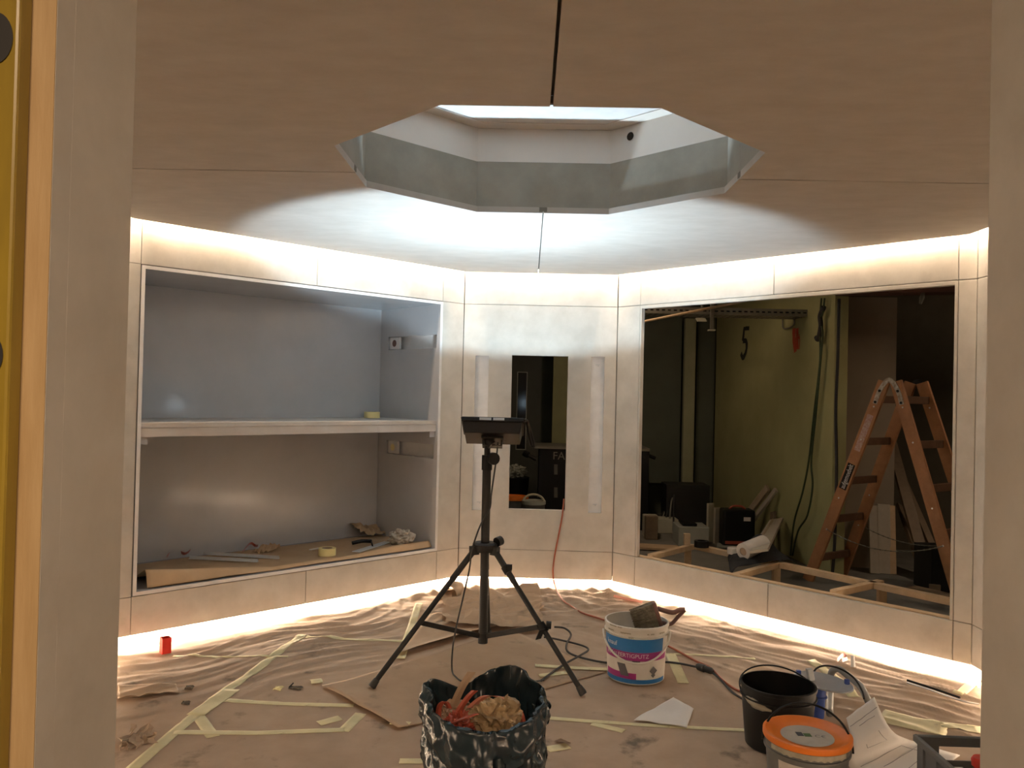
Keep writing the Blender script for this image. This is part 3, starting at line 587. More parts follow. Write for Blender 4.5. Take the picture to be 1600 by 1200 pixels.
m = MB(); a = pole+UP*1.14+V(0.030, -0.028, 0.01); m.tube([a, a+V(0.012, -0.022, 0)], 0.033, 18); m.build('clamp_knob', BLACKP, col_, smooth=True, autosm=0.6)
HUB = 0.665
m = MB(); m.lathe([(0.024, -0.022), (0.062, -0.022), (0.068, 0.0), (0.068, 0.018), (0.058, 0.026), (0.024, 0.026)], pole+UP*HUB, 28)
for q in feet:
    d = (q-pole); d.z = 0; d.normalize(); m.obox(pole+UP*(HUB-0.035)+d*0.045-V(-d.y, d.x, 0)*0.016, V(-d.y, d.x, 0)*0.032, d*0.045, UP*0.045)
m.build('hub', BLACKM, tri, smooth=True, autosm=0.5)
m = MB(); a = pole+UP*(HUB+0.03)+V(0.075, 0.0, 0); m.tube([pole+UP*(HUB+0.012)+V(0.06, 0.0, 0), a], 0.008); m.tube([a+V(-0.012, -0.012, 0), a+V(0.010, 0.012, 0.006)], 0.026, 16); m.build('hub_knob', BLACKP, tri, smooth=True, autosm=0.5)
for k, q in enumerate(feet):
    d = (q-pole); d.z = 0; d.normalize(); top = pole+UP*(HUB-0.02)+d*0.075; mid = top.lerp(q, 0.22)
    m = MB(); m.tube([top, mid], 0.0165, 12); m.tube([mid-(q-top).normalized()*0.02, q], 0.0138, 12); lg = m.build('leg', BLACKM, tri, smooth=True, autosm=0.6)
    ax = (q-top).normalized(); m = MB(); m.tube([q-ax*0.045, q-ax*0.008, q], [0.0165, 0.021, 0.018], 14); m.build('rubber_foot', BLACKR, lg, smooth=True, autosm=0.6)
    jp = top.lerp(q, 0.54); m = MB(); m.beam(pole+UP*0.185+d*0.022, jp, 0.012, 0.026); m.build('brace', BLACKM, tri, bevel=0.002)
    if k == 1:
        c_ = top.lerp(q, 0.55); s_ = V(0.6, -0.5, 0.62).normalized(); m = MB(); m.tube([c_-ax*0.025, c_+ax*0.025], 0.024, 14); m.obox(c_+V(-0.035, -0.03, -0.055), V(0.028, 0, 0.008), V(0, 0.02, 0), V(0.02, 0, 0.05)); m.build('leg_clamp', BLACKP, lg, smooth=True, autosm=0.5)
        m = MB(); a = c_+V(0.028, -0.012, 0.03); m.tube([a-V(0.01, 0, 0.01), a+V(0.016, 0, -0.012)], 0.020, 14); m.build('leg_clamp_knob', BLACKP, lg, smooth=True, autosm=0.5)
        c_ = top.lerp(q, 0.13); m = MB(); m.tube([c_-ax*0.02, c_+ax*0.02], 0.022, 14); m.obox(c_+V(0.0, -0.03, 0.006), V(0.03, 0, 0), V(0, 0.02, 0), V(0, 0, 0.026)); m.build('leg_clamp', BLACKP, lg, smooth=True, autosm=0.5)
m = MB(); m.tube([pole+UP*0.145, pole+UP*0.20], 0.027, 20); m.build('brace_ring', BLACKM, tri, smooth=True, autosm=0.6)
# floodlight head: local axes X, EV (across, tilted), EN (beam direction)
EL = math.radians(66); EN = V(0, math.cos(EL), math.sin(EL)); EV = V(0, -math.sin(EL), math.cos(EL)); EX = V(1, 0, 0)
FC = V(-0.192, 4.425, 1.300)
fld = thing('led_floodlight', 'black led floodlight tilted upwards on top of the tripod', 'floodlight', pole+UP*1.2455)
def fb(m, x0, x1, v0, v1, n0, n1): m.obox(FC+EX*x0+EV*v0+EN*n0, EX*(x1-x0), EV*(v1-v0), EN*(n1-n0))
def frus(m, h0, h1):   # (halfx, halfv, n)
    a = [FC+EX*sx*h0[0]+EV*sv*h0[1]+EN*h0[2] for sx, sv in ((-1, -1), (1, -1), (1, 1), (-1, 1))]; b = [FC+EX*sx*h1[0]+EV*sv*h1[1]+EN*h1[2] for sx, sv in ((-1, -1), (1, -1), (1, 1), (-1, 1))]
    m.add(a+b, [(3, 2, 1, 0), (4, 5, 6, 7), (0, 1, 5, 4), (1, 2, 6, 5), (2, 3, 7, 6), (3, 0, 4, 7)])
m = MB(); frus(m, (0.148, 0.086, -0.050), (0.160, 0.100, 0.012))
fb(m, -0.06, 0.06, -0.045, 0.045, -0.062, -0.049)
m.build('housing', BLACKP, fld, bevel=0.003)
m = MB()
for (x0, x1, v0, v1) in [(-0.168, 0.168, -0.108, -0.088), (-0.168, 0.168, 0.088, 0.108), (-0.168, -0.148, -0.088, 0.088), (0.148, 0.168, -0.088, 0.088)]: fb(m, x0, x1, v0, v1, 0.010, 0.036)
rim = m.build('front_rim', BLACKP, fld, bevel=0.005)
m = MB(); fb(m, -0.147, 0.147, -0.087, 0.087, 0.0125, 0.016); m.build('led_glass', FLOODGLASS, fld)
m = MB(); fb(m, -0.070, -0.006, 0.1082, 0.1095, 0.016, 0.030); fb(m, 0.004, 0.064, 0.1082, 0.1095, 0.016, 0.030); m.build('bright_label', CHROME, rim)
m = MB()
for s_ in (-1, 1):
    fb(m, s_*0.050-0.004, s_*0.050+0.004, -0.03, 0.016, -0.088, -0.060)
fb(m, -0.054, 0.054, -0.03, 0.016, -0.094, -0.088)
m.build('u_bracket', BLACKM, fld)
m = MB(); m.tube([pole+UP*1.2452, FC-EN*0.089], [0.020, 0.028], 16); m.build('mounting_stud', BLACKM, fld, smooth=True, autosm=0.6)
hp = [FC+EX*0.165+EV*0.08+EN*0.03, FC+EX*0.185+EV*0.03+EN*0.045, FC+EX*0.205+EV*-0.05+EN*0.02, FC+EX*0.222+EV*-0.10+EN*-0.03, FC+EX*0.225+EV*-0.11+EN*-0.05]
m = MB(); m.tube(spline(hp, 5), 0.010, 8); m.tube(spline([hp[1], FC+EX*0.20+EV*-0.02-EN*0.02, FC+EX*0.213+EV*-0.07-EN*0.055], 4), 0.008, 8); m.build('carry_handle', BLACKP, fld, smooth=True)
ld = bpy.data.lights.new('flood_beam', 'SPOT'); ld.energy = FLOOD_POWER; ld.color = FLOOD_COL; ld.spot_size = math.radians(119); ld.spot_blend = 0.14; ld.shadow_soft_size = 0.03
lo_ = bpy.data.objects.new('flood_beam', ld); C.objects.link(lo_); lo_.parent = fld
lo_.location = FC+EN*0.042-ORIG[fld.name]; lo_.rotation_euler = V(0.05, 0.309, 0.951).to_track_quat('-Z', 'Y').to_euler()
# lamp cable: from the housing down the pole to the floor
def cable(name, pts, r, mt, label, n=8, cat='cable', group=None):
    m = MB(); m.tube(spline(pts, n), r, 8); return tag(m.build(name, mt, smooth=True), label, cat, group)
cy = PY_-0.033
cable('lamp_cable', [FC-EN*0.07+EX*0.03, onY(775, 720, cy), onY(768, 770, cy), onY(765, 795, cy-0.004), onY(752, 818, cy-0.006), onY(744, 838, cy-0.05), onY(737, 862, cy-0.06), onY(733, 892, cy-0.03), onY(722, 940, cy-0.06), onY(709, 1000, 4.27), fx(706, 1050, .02), fx(712, 1063, .018), fx(728, 1072, .018), fx(775, 1078, .018), fx(850, 1068, .018)], 0.0045, BLACKR, 'thin black cable hanging from the floodlight down the tripod to the floor', 10)
up = 0.018
cable('black_extension_cable', [fx(845, 1069, up), fx(880, 1044, up), fx(912, 1028, up+.012), fx(919, 1021, up+.014), fx(905, 1012, up), fx(868, 1003, up), fx(835, 998, up+.004)][::-1] and [fx(866, 984, up), fx(882, 986, up), fx(892, 996, up), fx(885, 1012, up), fx(888, 1024, up), fx(910, 1033, up), fx(950, 1039, .012), fx(1000, 1040, .012), fx(1045, 1038, .012), fx(1088, 1046, .014), fx(1112, 1054, .012), fx(1128, 1068, .012), fx(1145, 1086, .012), fx(1170, 1101, .012)], 0.0062, BLACKR, 'black cable looping from the tripod behind the plaster bucket to the black bucket', 8)
cable('black_cable_loop', [fx(845, 1069, up), fx(880, 1044, up), fx(908, 1032, up+.014), fx(919, 1022, up+.01), fx(905, 1012, up), fx(868, 1003, up), fx(850, 1000, up)], 0.0058, BLACKR, 'black cable running from the bin bag past the right tripod leg in a loop', 8)
a, b = fx(1088, 1046, .020), fx(1114, 1055, .020); th = thing('cable_coupling', 'black plug coupling on the cable right of the plaster bucket', 'plug', (a+b)/2-UP*0.012)
m = MB(); m.tube([a, a.lerp(b, .12), a.lerp(b, .5), a.lerp(b, .52), a.lerp(b, .9), b], [0.010, 0.019, 0.021, 0.017, 0.018, 0.010], 14); m.build('coupling_body', BLACKR, th, smooth=True, autosm=0.7)
wy = D-0.012
oc = [onY(881, 780, D+0.06), onY(880, 793, D-0.003), onY(877, 815, wy), onY(871, 845, wy), onY(866, 872, wy), onY(864, 895, wy), onY(867, 914, wy-0.03), fx(878, 938, .012), fx(893, 950, .012), fx(912, 959, .012), fx(945, 972, .012), fx(1000, 995, .012), fx(1045, 1013, .012), fx(1085, 1035, .012), fx(1110, 1048, .016), fx(1128, 1065, .012), fx(1148, 1080, .012), fx(1172, 1090, .012)]
cable('orange_extension_cord', oc, 0.0062, CORDO, 'orange cord hanging from the narrow window and crossing the floor to the buckets', 8, 'cord')

# ================================================================ BUCKETS
def bent_text(txt, size, cx, cy, r_of_z, z, ang0, extra=0.0012, squash=1.0):
    vs_, fs = text_geo(txt, size, 'LEFT'); out = []
    for p in vs_:
        r = r_of_z(z+p.y)+extra; a = ang0+p.x*squash/r; out.append(V(cx+r*math.cos(a), cy+r*math.sin(a), z+p.y))
    return out, fs
def bucket(name, label, c, rb, rt, h, mt, cat='bucket', rim=0.006, wall_=0.004, seg=56):
    th = thing(name, label, cat, c); m = MB(); k = h
    prof = [(0.001, 0.0), (rb-0.004, 0.0), (rb, 0.004), (rt-0.002, h-0.055), (rt+rim, h-0.052), (rt+rim, h-0.046), (rt, h-0.044), (rt+0.001, h-0.016), (rt+rim, h-0.014), (rt+rim, h-0.002), (rt+rim-0.002, h), (rt-wall_, h), (rb-wall_, 0.006), (0.001, 0.006)]
    m.lathe(prof, c, seg); m.build('body', mt, th, smooth=True, autosm=0.5); return th
def bail(th, c, R_, z, ang, tilt, mt, r=0.004, n=24, sag=1.0):
    # a half hoop handle hinged at c + z, axis direction ang, swung by tilt from vertical
    ax = V(math.cos(ang), math.sin(ang), 0); pr = V(-math.sin(ang), math.cos(ang), 0); c = Vector(c)+UP*z
    u = UP*math.cos(tilt)+pr*math.sin(tilt); pts = [c + ax*R_*math.cos(a) + u*R_*sag*math.sin(a) for a in [PI*i/n for i in range(n+1)]]
    m = MB(); m.tube(pts, r, 8); return m.build('bail_handle', mt, th, smooth=True)
# white plaster bucket
bc = fx(993, 1057); bc = V(bc.x, bc.y, max(0.0, FH(bc.x, bc.y))+0.004); bx, by = bc.x, bc.y
RB, RT, BH = 0.150, 0.165, 0.300
pb = bucket('plaster_bucket', 'white plaster bucket with blue and magenta print and a brush in it', bc, RB, RT, BH, PAIL)
rz = lambda z: RB+(RT-RB)*max(0, min(1, (z-bc.z)/(BH-0.055)))
A0 = math.atan2(-by, -bx)     # direction towards the opening
def patch(m, a0, a1, z0, z1, ex=0.0008, n=24, slope=0.0):
    rows_ = []
    for i in range(n+1):
        a = A0+a0+(a1-a0)*i/n; rows_.append([V(bx+(rz(bc.z+z)+ex)*math.cos(a), by+(rz(bc.z+z)+ex)*math.sin(a), bc.z+z) for z in (z0, z1+slope*(i/n))])
    m.grid(rows_)
m = MB(); patch(m, -1.35, 1.0, 0.172, 0.240); patch(m, -1.35, 1.25, 0.008, 0.030); m.build('blue_print', BLUE, pb)
m = MB(); patch(m, -1.35, 1.22, 0.128, 0.1715); patch(m, -1.25, 0.02, 0.0305, 0.062); m.build('magenta_print', MAGENTA, pb)
m = MB()
def skew(a0, a1, z0, z1, sk):
    rows_ = []
    for i in range(7):
        row_ = []
        for z in (z0, z1): a = A0+a0+(a1-a0)*i/6-sk*(z-z0)/(z1-z0); row_.append(V(bx+(rz(bc.z+z)+0.0016)*math.cos(a), by+(rz(bc.z+z)+0.0016)*math.sin(a), bc.z+z))
        rows_.append(row_)
    m.grid(rows_)
skew(-0.52, -0.22, 0.045, 0.108, 0.14); patch(m, -0.12, 0.14, 0.112, 0.128, 0.0014); m.build('print_picture', PRINTG, pb)
m = MB()
q = A0+0.62
for (da, dz, s_) in [(0, 0.075, 0.024), (0, 0.052, 0.014)]:
    r = rz(bc.z+dz)+0.0015; ctr = V(bx+r*math.cos(q), by+r*math.sin(q), bc.z+dz); tn = V(-math.sin(q), math.cos(q), 0); m.add([ctr+tn*s_, ctr+UP*s_, ctr-tn*s_, ctr-UP*s_], [(0, 1, 2, 3)])
m.build('recycling_mark', PRINTG, pb)
for (tx, sz, z, a, sq) in [('knauf', 0.036, 0.195, -1.12, 1), ('FERTIGPUTZ', 0.030, 0.143, -0.62, 1), ('INNEN', 0.018, 0.108, -0.45, 1), ('ROTALL', 0.030, 0.143, -1.15, 0.9)]:
    vs2, fs2 = bent_text(tx, sz, bx, by, rz, bc.z+z, A0+a, 0.0017, sq); m = MB(); m.add(vs2, fs2); m.build('print_lettering', PRINTW, pb)
m = MB(); m.lathe([(0.001, 0.0), (RB+0.004, 0.0)], bc+UP*0.14, 40); rows_ = []
m.build('plaster_rest', DRY, pb)
m = MB()
for k in range(60):
    a = random.uniform(0, 2*PI); L_ = random.uniform(0.01, 0.05); z = bc.z+random.choice([BH-0.006, BH-0.03, BH-0.05]); R_ = RT+0.0066
    m.grid([[V(bx+R_*math.cos(a+L_*i), by+R_*math.sin(a+L_*i), z+dz) for dz in (-0.002-0.003*(i % 2), 0.003)] for i in range(6)])
m.build('plaster_crust', DRY, pb)['kind'] = 'stuff'
m = MB(); hp_ = []
for i in range(33):
    q = -1.50+3.05*i/32; zz = BH-0.045-0.135*max(0.0, math.cos(q))**0.9; r = rz(bc.z+zz)+0.012; hp_.append(V(bx+r*math.cos(A0+q), by+r*math.sin(A0+q), bc.z+zz))
m.tube(hp_, 0.0055, 8); m.build('bail_handle', PAIL, pb, smooth=True)
# brush standing in the bucket
br = thing('block_brush', 'block brush with dark bristles and brown bow handle resting in the plaster bucket', 'brush', V(bx+0.05, by, bc.z+0.14))
BO_ = onY(1013, 962, by); bz = (onY(1004, 942, by)-onY(1023, 984, by)); bxx = onY(1036, 976, by)-onY(1020, 940, by)
uA = V(math.cos(0.42), 0.10, -math.sin(0.30)).normalized(); 
upv = (onY(1024, 940, by)-onY(1036, 977, by)).normalized(); sd = V(-upv.z, 0, upv.x); sd = sd if sd.x < 0 else -sd; dpv = V(0, 1, 0)
edge = onY(1030, 959, by); Lb, Wb, Tb = 0.14, 0.125, 0.06
m = MB(); m.obox(edge+upv*(-Lb/2)-dpv*Tb/2, sd*0.022, dpv*Tb, upv*Lb); m.build('block', BROWNP, br, bevel=0.004)
m = MB(); nx_, nz2 = 26, 9
for i in range(nx_):
    for j in range(nz2):
        q = edge+sd*0.02+upv*(-Lb/2+0.004+(Lb-0.008)*i/(nx_-1))+dpv*(-Tb/2+0.004+(Tb-0.008)*j/(nz2-1)); L_ = Wb*(0.92+0.1*random.random()); q2 = q+sd*L_+upv*random.uniform(-.004, .004)-UP*0.004
        m.tube([q, q2], [0.0036, 0.0024], 4)
m.build('bristles', BRISTLE, br, smooth=True)
h1 = onY(1070, 953, by); m = MB(); m.tube(spline([edge-sd*0.0+upv*0.03, onY(1050, 957, by), onY(1062, 953, by), h1], 6), [0.013]*19, 10); m.tube(spline([edge+upv*-0.05, onY(1048, 975, by), onY(1060, 963, by), h1], 6), 0.010, 10); m.build('bow_handle', BROWNP, br, smooth=True)
# black bucket
kc = V(1.115, 3.55, 0.006); kb = bucket('black_bucket', 'black empty bucket with dried plaster drips behind the orange-lidded one', kc, 0.135, 0.155, 0.265, BLACKPAIL)
bail(kb, kc, 0.163, 0.235, 0.0, 1.22, BLACKP, 0.0035, 24)
A1 = math.atan2(-kc.y, -kc.x)
m = MB(); P = []
for i in range(15):
    u = i/14; a = A1-1.05+0.9*u; r = 0.1555; zt = 0.215-0.02*u; wd = 0.016*math.sin(PI*min(1, u*1.02+.02))+0.003+0.006*noise.noise(V(u*9, 1, 1))
    P.append([V(kc.x+r*math.cos(a), kc.y+r*math.sin(a), kc.z+zt-wd), V(kc.x+(r+.004)*math.cos(a), kc.y+(r+.004)*math.sin(a), kc.z+zt), V(kc.x+r*math.cos(a), kc.y+r*math.sin(a), kc.z+zt+wd)])
m.grid(P); m.build('plaster_drip', DRY, kb, smooth=True, solid=0.003)
# grey bucket with orange lid
gc = V(1.062, 3.03, 0.006); gb = bucket('grey_bucket', 'grey bucket with plaster-smeared orange lid at the front', gc, 0.132, 0.148, 0.262, GREYP)
m = MB(); m.lathe([(0.001, 0.252), (0.120, 0.252), (0.130, 0.258), (0.148, 0.270), (0.158, 0.268), (0.1585, 0.252), (0.156, 0.246)], gc, 56); ld_ = m.build('orange_lid', ORANGE, gb, smooth=True, autosm=0.7)
m = MB(); m.lathe([(0.001, 0.2535), (0.095, 0.2535)], gc, 48); lb_ = m.build('lid_label', LABELM, ld_)
m = MB()
for (x0, x1, y0, y1) in [(-0.035, -0.012, -0.005, 0.03), ]: m.box(gc.x+x0, gc.x+x1, gc.y+y0, gc.y+y1, gc.z+0.2536, gc.z+0.2542)
flat_text(m, 'C€', 0.03, gc+V(0.045, -0.015, 0.2542), (1, -0.2, 0), (0.2, 1, 0))
m.build('lid_print_dark', PRINTG, ld_)
m = MB(); m.box(gc.x-0.010, gc.x+0.016, gc.y-0.008, gc.y+0.02, gc.z+0.2536, gc.z+0.2542); m.build('lid_print_green', mat('print_green', (0.07, 0.16, 0.05), 0.5), ld_)
A2 = math.atan2(-gc.y, -gc.x); rg = lambda z: 0.132+(0.146-0.132)*z/0.207
m = MB(); m.grid([[V(gc.x+(rg(z)+0.0012)*math.cos(A2-0.72+1.22*i/20), gc.y+(rg(z)+0.0012)*math.sin(A2-0.72+1.22*i/20), gc.z+z) for z in (0.03, 0.195)] for i in range(21)]); m.build('paper_label', LABELM, gb)
m = MB()
for i in range(13):
    for (a0, a1) in ((-0.66, -0.20), (-0.12, 0.40)):
        z = 0.165-0.0115*i; L_ = a1-(0.06*random.random() if i % 3 else 0.2)
        m.grid([[V(gc.x+(rg(z)+0.002)*math.cos(A2+a0+(L_-a0)*k/8), gc.y+(rg(z)+0.002)*math.sin(A2+a0+(L_-a0)*k/8), gc.z+zz) for zz in (z, z+0.003)] for k in range(9)])
m.build('fine_print', PRINTG, gb)
m = MB()
for i in range(3):
    P = []
    for k in range(26):
        a = A2-0.9+0.12*i+1.9*k/25; wd = 0.004+0.011*abs(noise.noise(V(k*0.5, i*3, 2))); P.append([V(gc.x+0.1562*math.cos(a), gc.y+0.1562*math.sin(a), gc.z+0.232-wd), V(gc.x+0.1562*math.cos(a), gc.y+0.1562*math.sin(a), gc.z+0.245)])
    m.grid(P); break
m.build('plaster_smear', DRY, gb)
bail(gb, gc, 0.158, 0.215, A2+PI/2+0.0, 0.62, BLACKP, 0.0042, 28, 0.98)
# blue bucket with tilted grey lid and hose
vc = V(1.395, 3.86, 0.008); vb = bucket('blue_container', 'slim blue container under a round grey lid behind the black bucket', vc, 0.034, 0.040, 0.150, BLUEP)
Mt = Matrix.Rotation(math.radians(-14), 3, 'Y') @ Matrix.Rotation(math.radians(-6), 3, 'X')
Mt = Matrix.Rotation(math.radians(6), 3, 'Y')
m = MB(); m.lathe([(0.001, 0.0), (0.118, 0.0), (0.132, 0.004), (0.134, 0.010), (0.130, 0.012), (0.115, 0.008), (0.001, 0.008)], vc+UP*0.160+V(0.03, 0, 0), 48, Mt); lid = m.build('grey_lid', GREYLID, vb, smooth=True, autosm=0.6)
for (a, ) in ((0.1,), (2.6,), ): 
    q = vc+V(0.115*math.cos(a)+0.03, 0.115*math.sin(a), 0.168-0.011*math.cos(a)); m = MB(); m.box(q.x-0.011, q.x+0.011, q.y-0.009, q.y+0.009, q.z-0.010, q.z+0.022); m.build('lid_clip', BLUEP, lid, bevel=0.003)
q = vc+V(-0.045, -0.03, 0.178); m = MB(); m.obox(q, V(0.03, 0.01, 0), V(-0.005, 0.02, 0), V(-0.012, 0, 0.055)); m.build('lid_lever', GREYLID, lid, bevel=0.004)
hy = 4.0
cable('black_wire_bail', [fx(1268, 1085, .10), onY(1268, 1060, 4.02), onY(1275, 1045, 4.02), onY(1292, 1040, 4.02), onY(1315, 1046, 4.0), onY(1335, 1060, 3.96), onY(1347, 1080, 3.88), onY(1350, 1092, 3.84)], 0.0045, BLACKP, 'thin black wire bow arching over the grey hose', 8, 'wire')
cable('grey_hose', [fx(1296, 1125, 0.03), onY(1297, 1085, 4.1), onY(1297, 1062, 4.1), onY(1301, 1048, 4.08), onY(1312, 1046, 4.05), onY(1330, 1060, 4.0), onY(1344, 1072, 3.95), onY(1354, 1090, 3.86), fx(1362, 1120, 0.03)], 0.017, GREYHOSE, 'bent grey hose arching up behind the plan sheets', 8, 'hose')
# plan sheets
def sheet_curve(u, v, off):
    L0, L1 = onY(1322+off*2, 1122, 3.50), onY(1366, 1089, 3.62); M0, M1 = onY(1333, 1165, 3.36), onY(1392, 1140, 3.48); F0, F1 = fl(1332, 1203, 0.02+off*.003), fl(1428, 1158, 0.02+off*.003); G0, G1 = fl(1440, 1224, 0.014+off*.003), fl(1500, 1180, 0.014+off*.003)
    a = [L0.lerp(L1, v), M0.lerp(M1, v), F0.lerp(F1, v), G0.lerp(G1, v)]; c_ = spline(a, 6); x = u*(len(c_)-1); i = min(int(x), len(c_)-2); return c_[i].lerp(c_[i+1], x-i)
for off, lb in ((0, 'upper curved white plan sheet with pencil lines beside the orange-lidded bucket'), (1, 'white plan sheet lying under the upper one, its edge peeking out')):
    m = MB(); m.grid([[sheet_curve(u/24, v/10, off) + V(0.006, 0.012, -0.007)*off + UP*0.004*noise.noise(V(u*.3, v*.4, off)) for v in range(11)] for u in range(25)])
    if off == 0:
        th = thing('plan_sheet', lb, 'plan', sheet_curve(0.7, 0.5, 0), 'plan sheets'); m.build('paper', PAPER, th, smooth=True, solid=0.0012)
        mi = MB()
        def line(u0, v0, u1, v1, wd=0.0012):
            pts = [sheet_curve(u0+(u1-u0)*k/12, v0+(v1-v0)*k/12, 0)+V(-0.0018, -0.0018, 0.0028) + UP*0.004*noise.noise(V((u0+(u1-u0)*k/12)*7.2, (v0+(v1-v0)*k/12)*4, 0)) for k in range(13)]; mi.tube(pts, wd, 4)
        for q in [(0.14, 0.05, 0.12, 0.95), (0.46, 0.35, 0.47, 0.75), (0.30, 0.72, 0.47, 0.75), (0.46, 0.35, 0.40, 0.33), (0.68, 0.1, 0.66, 0.8), (0.76, 0.25, 0.74, 0.9), (0.86, 0.15, 0.84, 0.6), (0.66, 0.8, 0.8, 0.82), (0.18, 0.3, 0.17, 0.8)]: line(*q)
        mi.build('pencil_lines', INK, th)
    else: tag(m.build('plan_sheet', PAPER, smooth=True, solid=0.0012), lb, 'plan', 'plan sheets')
# grey crate
X0, X1, Y0, Y1, HZ = 1.525, 1.925, 2.55, 3.15, 0.222
cr = thing('stacking_crate', 'grey plastic stacking crate at the right opening edge', 'crate', ((X0+X1)/2, (Y0+Y1)/2, 0.004))
t_ = 0.006; m = MB(); hx0, hx1 = X0+0.08, X0+0.32; hz0, hz1 = 0.135, 0.188
m.box(X0, X1, Y0, Y1, 0.006, 0.012)
for (a, b, c_, d_) in [(X0, X0+t_, Y0, Y1), (X1-t_, X1, Y0, Y1), (X0, X1, Y0, Y0+t_)]: m.box(a, b, c_, d_, 0.006, HZ)
m.box(X0, X1, Y1-t_, Y1, 0.006, hz0); m.box(X0, hx0, Y1-t_, Y1, hz0, hz1); m.box(hx1, X1, Y1-t_, Y1, hz0, hz1); m.box(X0, X1, Y1-t_, Y1, hz1, HZ); m.build('crate_shell', GREYCRATE, cr)
m = MB()
for (a, b, c_, d_) in [(X0-0.012, X0, Y0-0.012, Y1+0.012), (X1, X1+0.012, Y0-0.012, Y1+0.012), (X0, X1, Y1, Y1+0.012), (X0, X1, Y0-0.012, Y0)]: m.box(a, b, c_, d_, HZ-0.022, HZ+0.002)
m.build('crate_rim', GREYCRATE, cr, bevel=0.002)
m = MB()
for k in range(6): y = Y0+0.03+0.1*k+0.01; m.box(X0-0.008, X0, y, y+0.012, 0.006, HZ-0.022); m.box(X0+t_, X0+t_+0.006, y, y+0.012, 0.012, HZ-0.02)
m.build('crate_ribs', GREYCRATE, cr)
rc = V(1.628, 2.90, 0.014); th = thing('red_bottle', 'red plastic bottle standing inside the grey crate', 'bottle', rc)
m = MB(); m.lathe([(0.001, 0), (0.038, 0), (0.042, 0.01), (0.042, 0.165), (0.034, 0.19), (0.018, 0.203), (0.018, 0.210), (0.001, 0.210)], rc, 28); m.build('bottle_body', RED, th, smooth=True, autosm=0.7)
m = MB(); m.lathe([(0.001, 0.211), (0.030, 0.211), (0.032, 0.232), (0.026, 0.242), (0.001, 0.242)], rc, 20); m.build('bottle_cap', RED, th, smooth=True, autosm=0.7)
m = MB(); m.box(1.60, 1.65, 3.02, 3.06, 0.014, 0.15); tag(m.build('white_carton', PAPER, bevel=0.002), 'narrow white carton inside the grey crate at the back', 'carton')

# ================================================================ BIN BAG
gx, gy = -0.128, 2.80
GS = 0.92
bag = thing('bin_bag', 'open dark blue-black bin bag full of scraps in the foreground', 'bin bag', (gx, gy, 0.006))
def rimz(a): # a measured from +X
    return 0.462 + 0.055*math.exp(-((a-1.15)/0.55)**2) - 0.035*math.exp(-((a-2.15)/0.35)**2) - 0.072*math.exp(-((a-4.75)/0.75)**2) + 0.02*math.exp(-((a-3.1)/0.4)**2) + 0.012*math.sin(3*a)
NA = 220
def bagpt(a, s):
    # s 0..1 outer wall from the bottom, 1..1.25 rim turn, 1.25..2 inside
    base = 0.188+0.012*math.cos(2*a+0.4)+0.006*math.sin(5*a)
    rz_ = rimz(a % (2*PI))
    if s <= 1:
        z = 0.004+(rz_-0.09)*s; r = base*(0.80+0.24*math.sin(min(1, s*1.25)*PI/2)) - 0.012*max(0, (s-0.75)/0.25)
        cr_ = 0.010*(1-abs(noise.noise(V(a*7+noise.noise(V(a*2, s*3, 3))*1.5, s*1.5, 1)))*2)+0.007*noise.noise(V(math.cos(a)*5, math.sin(a)*5, s*9))
    elif s <= 1.4:
        u = (s-1)/0.4; cu_ = 0.10+0.075*math.exp(-(((a % (2*PI))-4.6)/0.75)**2); z = rz_-cu_+cu_*u; r = base*1.02+0.014*math.sin(u*PI)-0.004*u + 0.006*math.exp(-((u-0.05)/0.1)**2)
        cr_ = 0.008*(1-abs(noise.noise(V(a*3.3, u*1.4+a*0.6, 7)))*2.2)+0.005*noise.noise(V(math.cos(a)*9, math.sin(a)*9, u*4))+0.002*(1-abs(noise.noise(V(math.cos(a)*6+u*3, math.sin(a)*6, u*5+40)))*3)
    else:
        u = (s-1.4)/0.6; z = rz_-0.16*u; r = base*1.02-0.006-0.02*u
        cr_ = 0.010*noise.noise(V(math.cos(a)*6, math.sin(a)*6, u*3+20))+0.005*(1-abs(noise.noise(V(math.cos(a)*7+u*2, math.sin(a)*7, u*4+60)))*3)
    r += cr_ + 0.0085*(1-abs(noise.noise(V(math.cos(a)*2.6+s*1.6, math.sin(a)*2.6-s*1.7, s*3.2+80)))*3.0)*min(1, s*3) + 0.0008*(1-abs(noise.noise(V(math.cos(a)*6+s*4, math.sin(a)*6, s*7+10)))*3)
    return V(gx+r*math.cos(a)*1.0, gy+r*math.sin(a)*0.97, max(0.008, z+0.004*noise.noise(V(a*3, s*5, 2))))
ss = [i/26 for i in range(27)]+[1.0001+0.4*i/14 for i in range(15)]+[1.42+0.58*i/8 for i in range(9)]
m = MB(); m.grid([[bagpt(2*PI*k/NA, s_) for k in range(NA+1)] for s_ in ss]); m.build('bag_film', BAGM, bag, smooth=True)
m = MB(); m.lathe([(0.001, 0.0), (0.182, 0.0)], (gx, gy, 0.305), 40); tag(m.build('scrap_filling', KRAFT2, bag), 'brown paper filling')
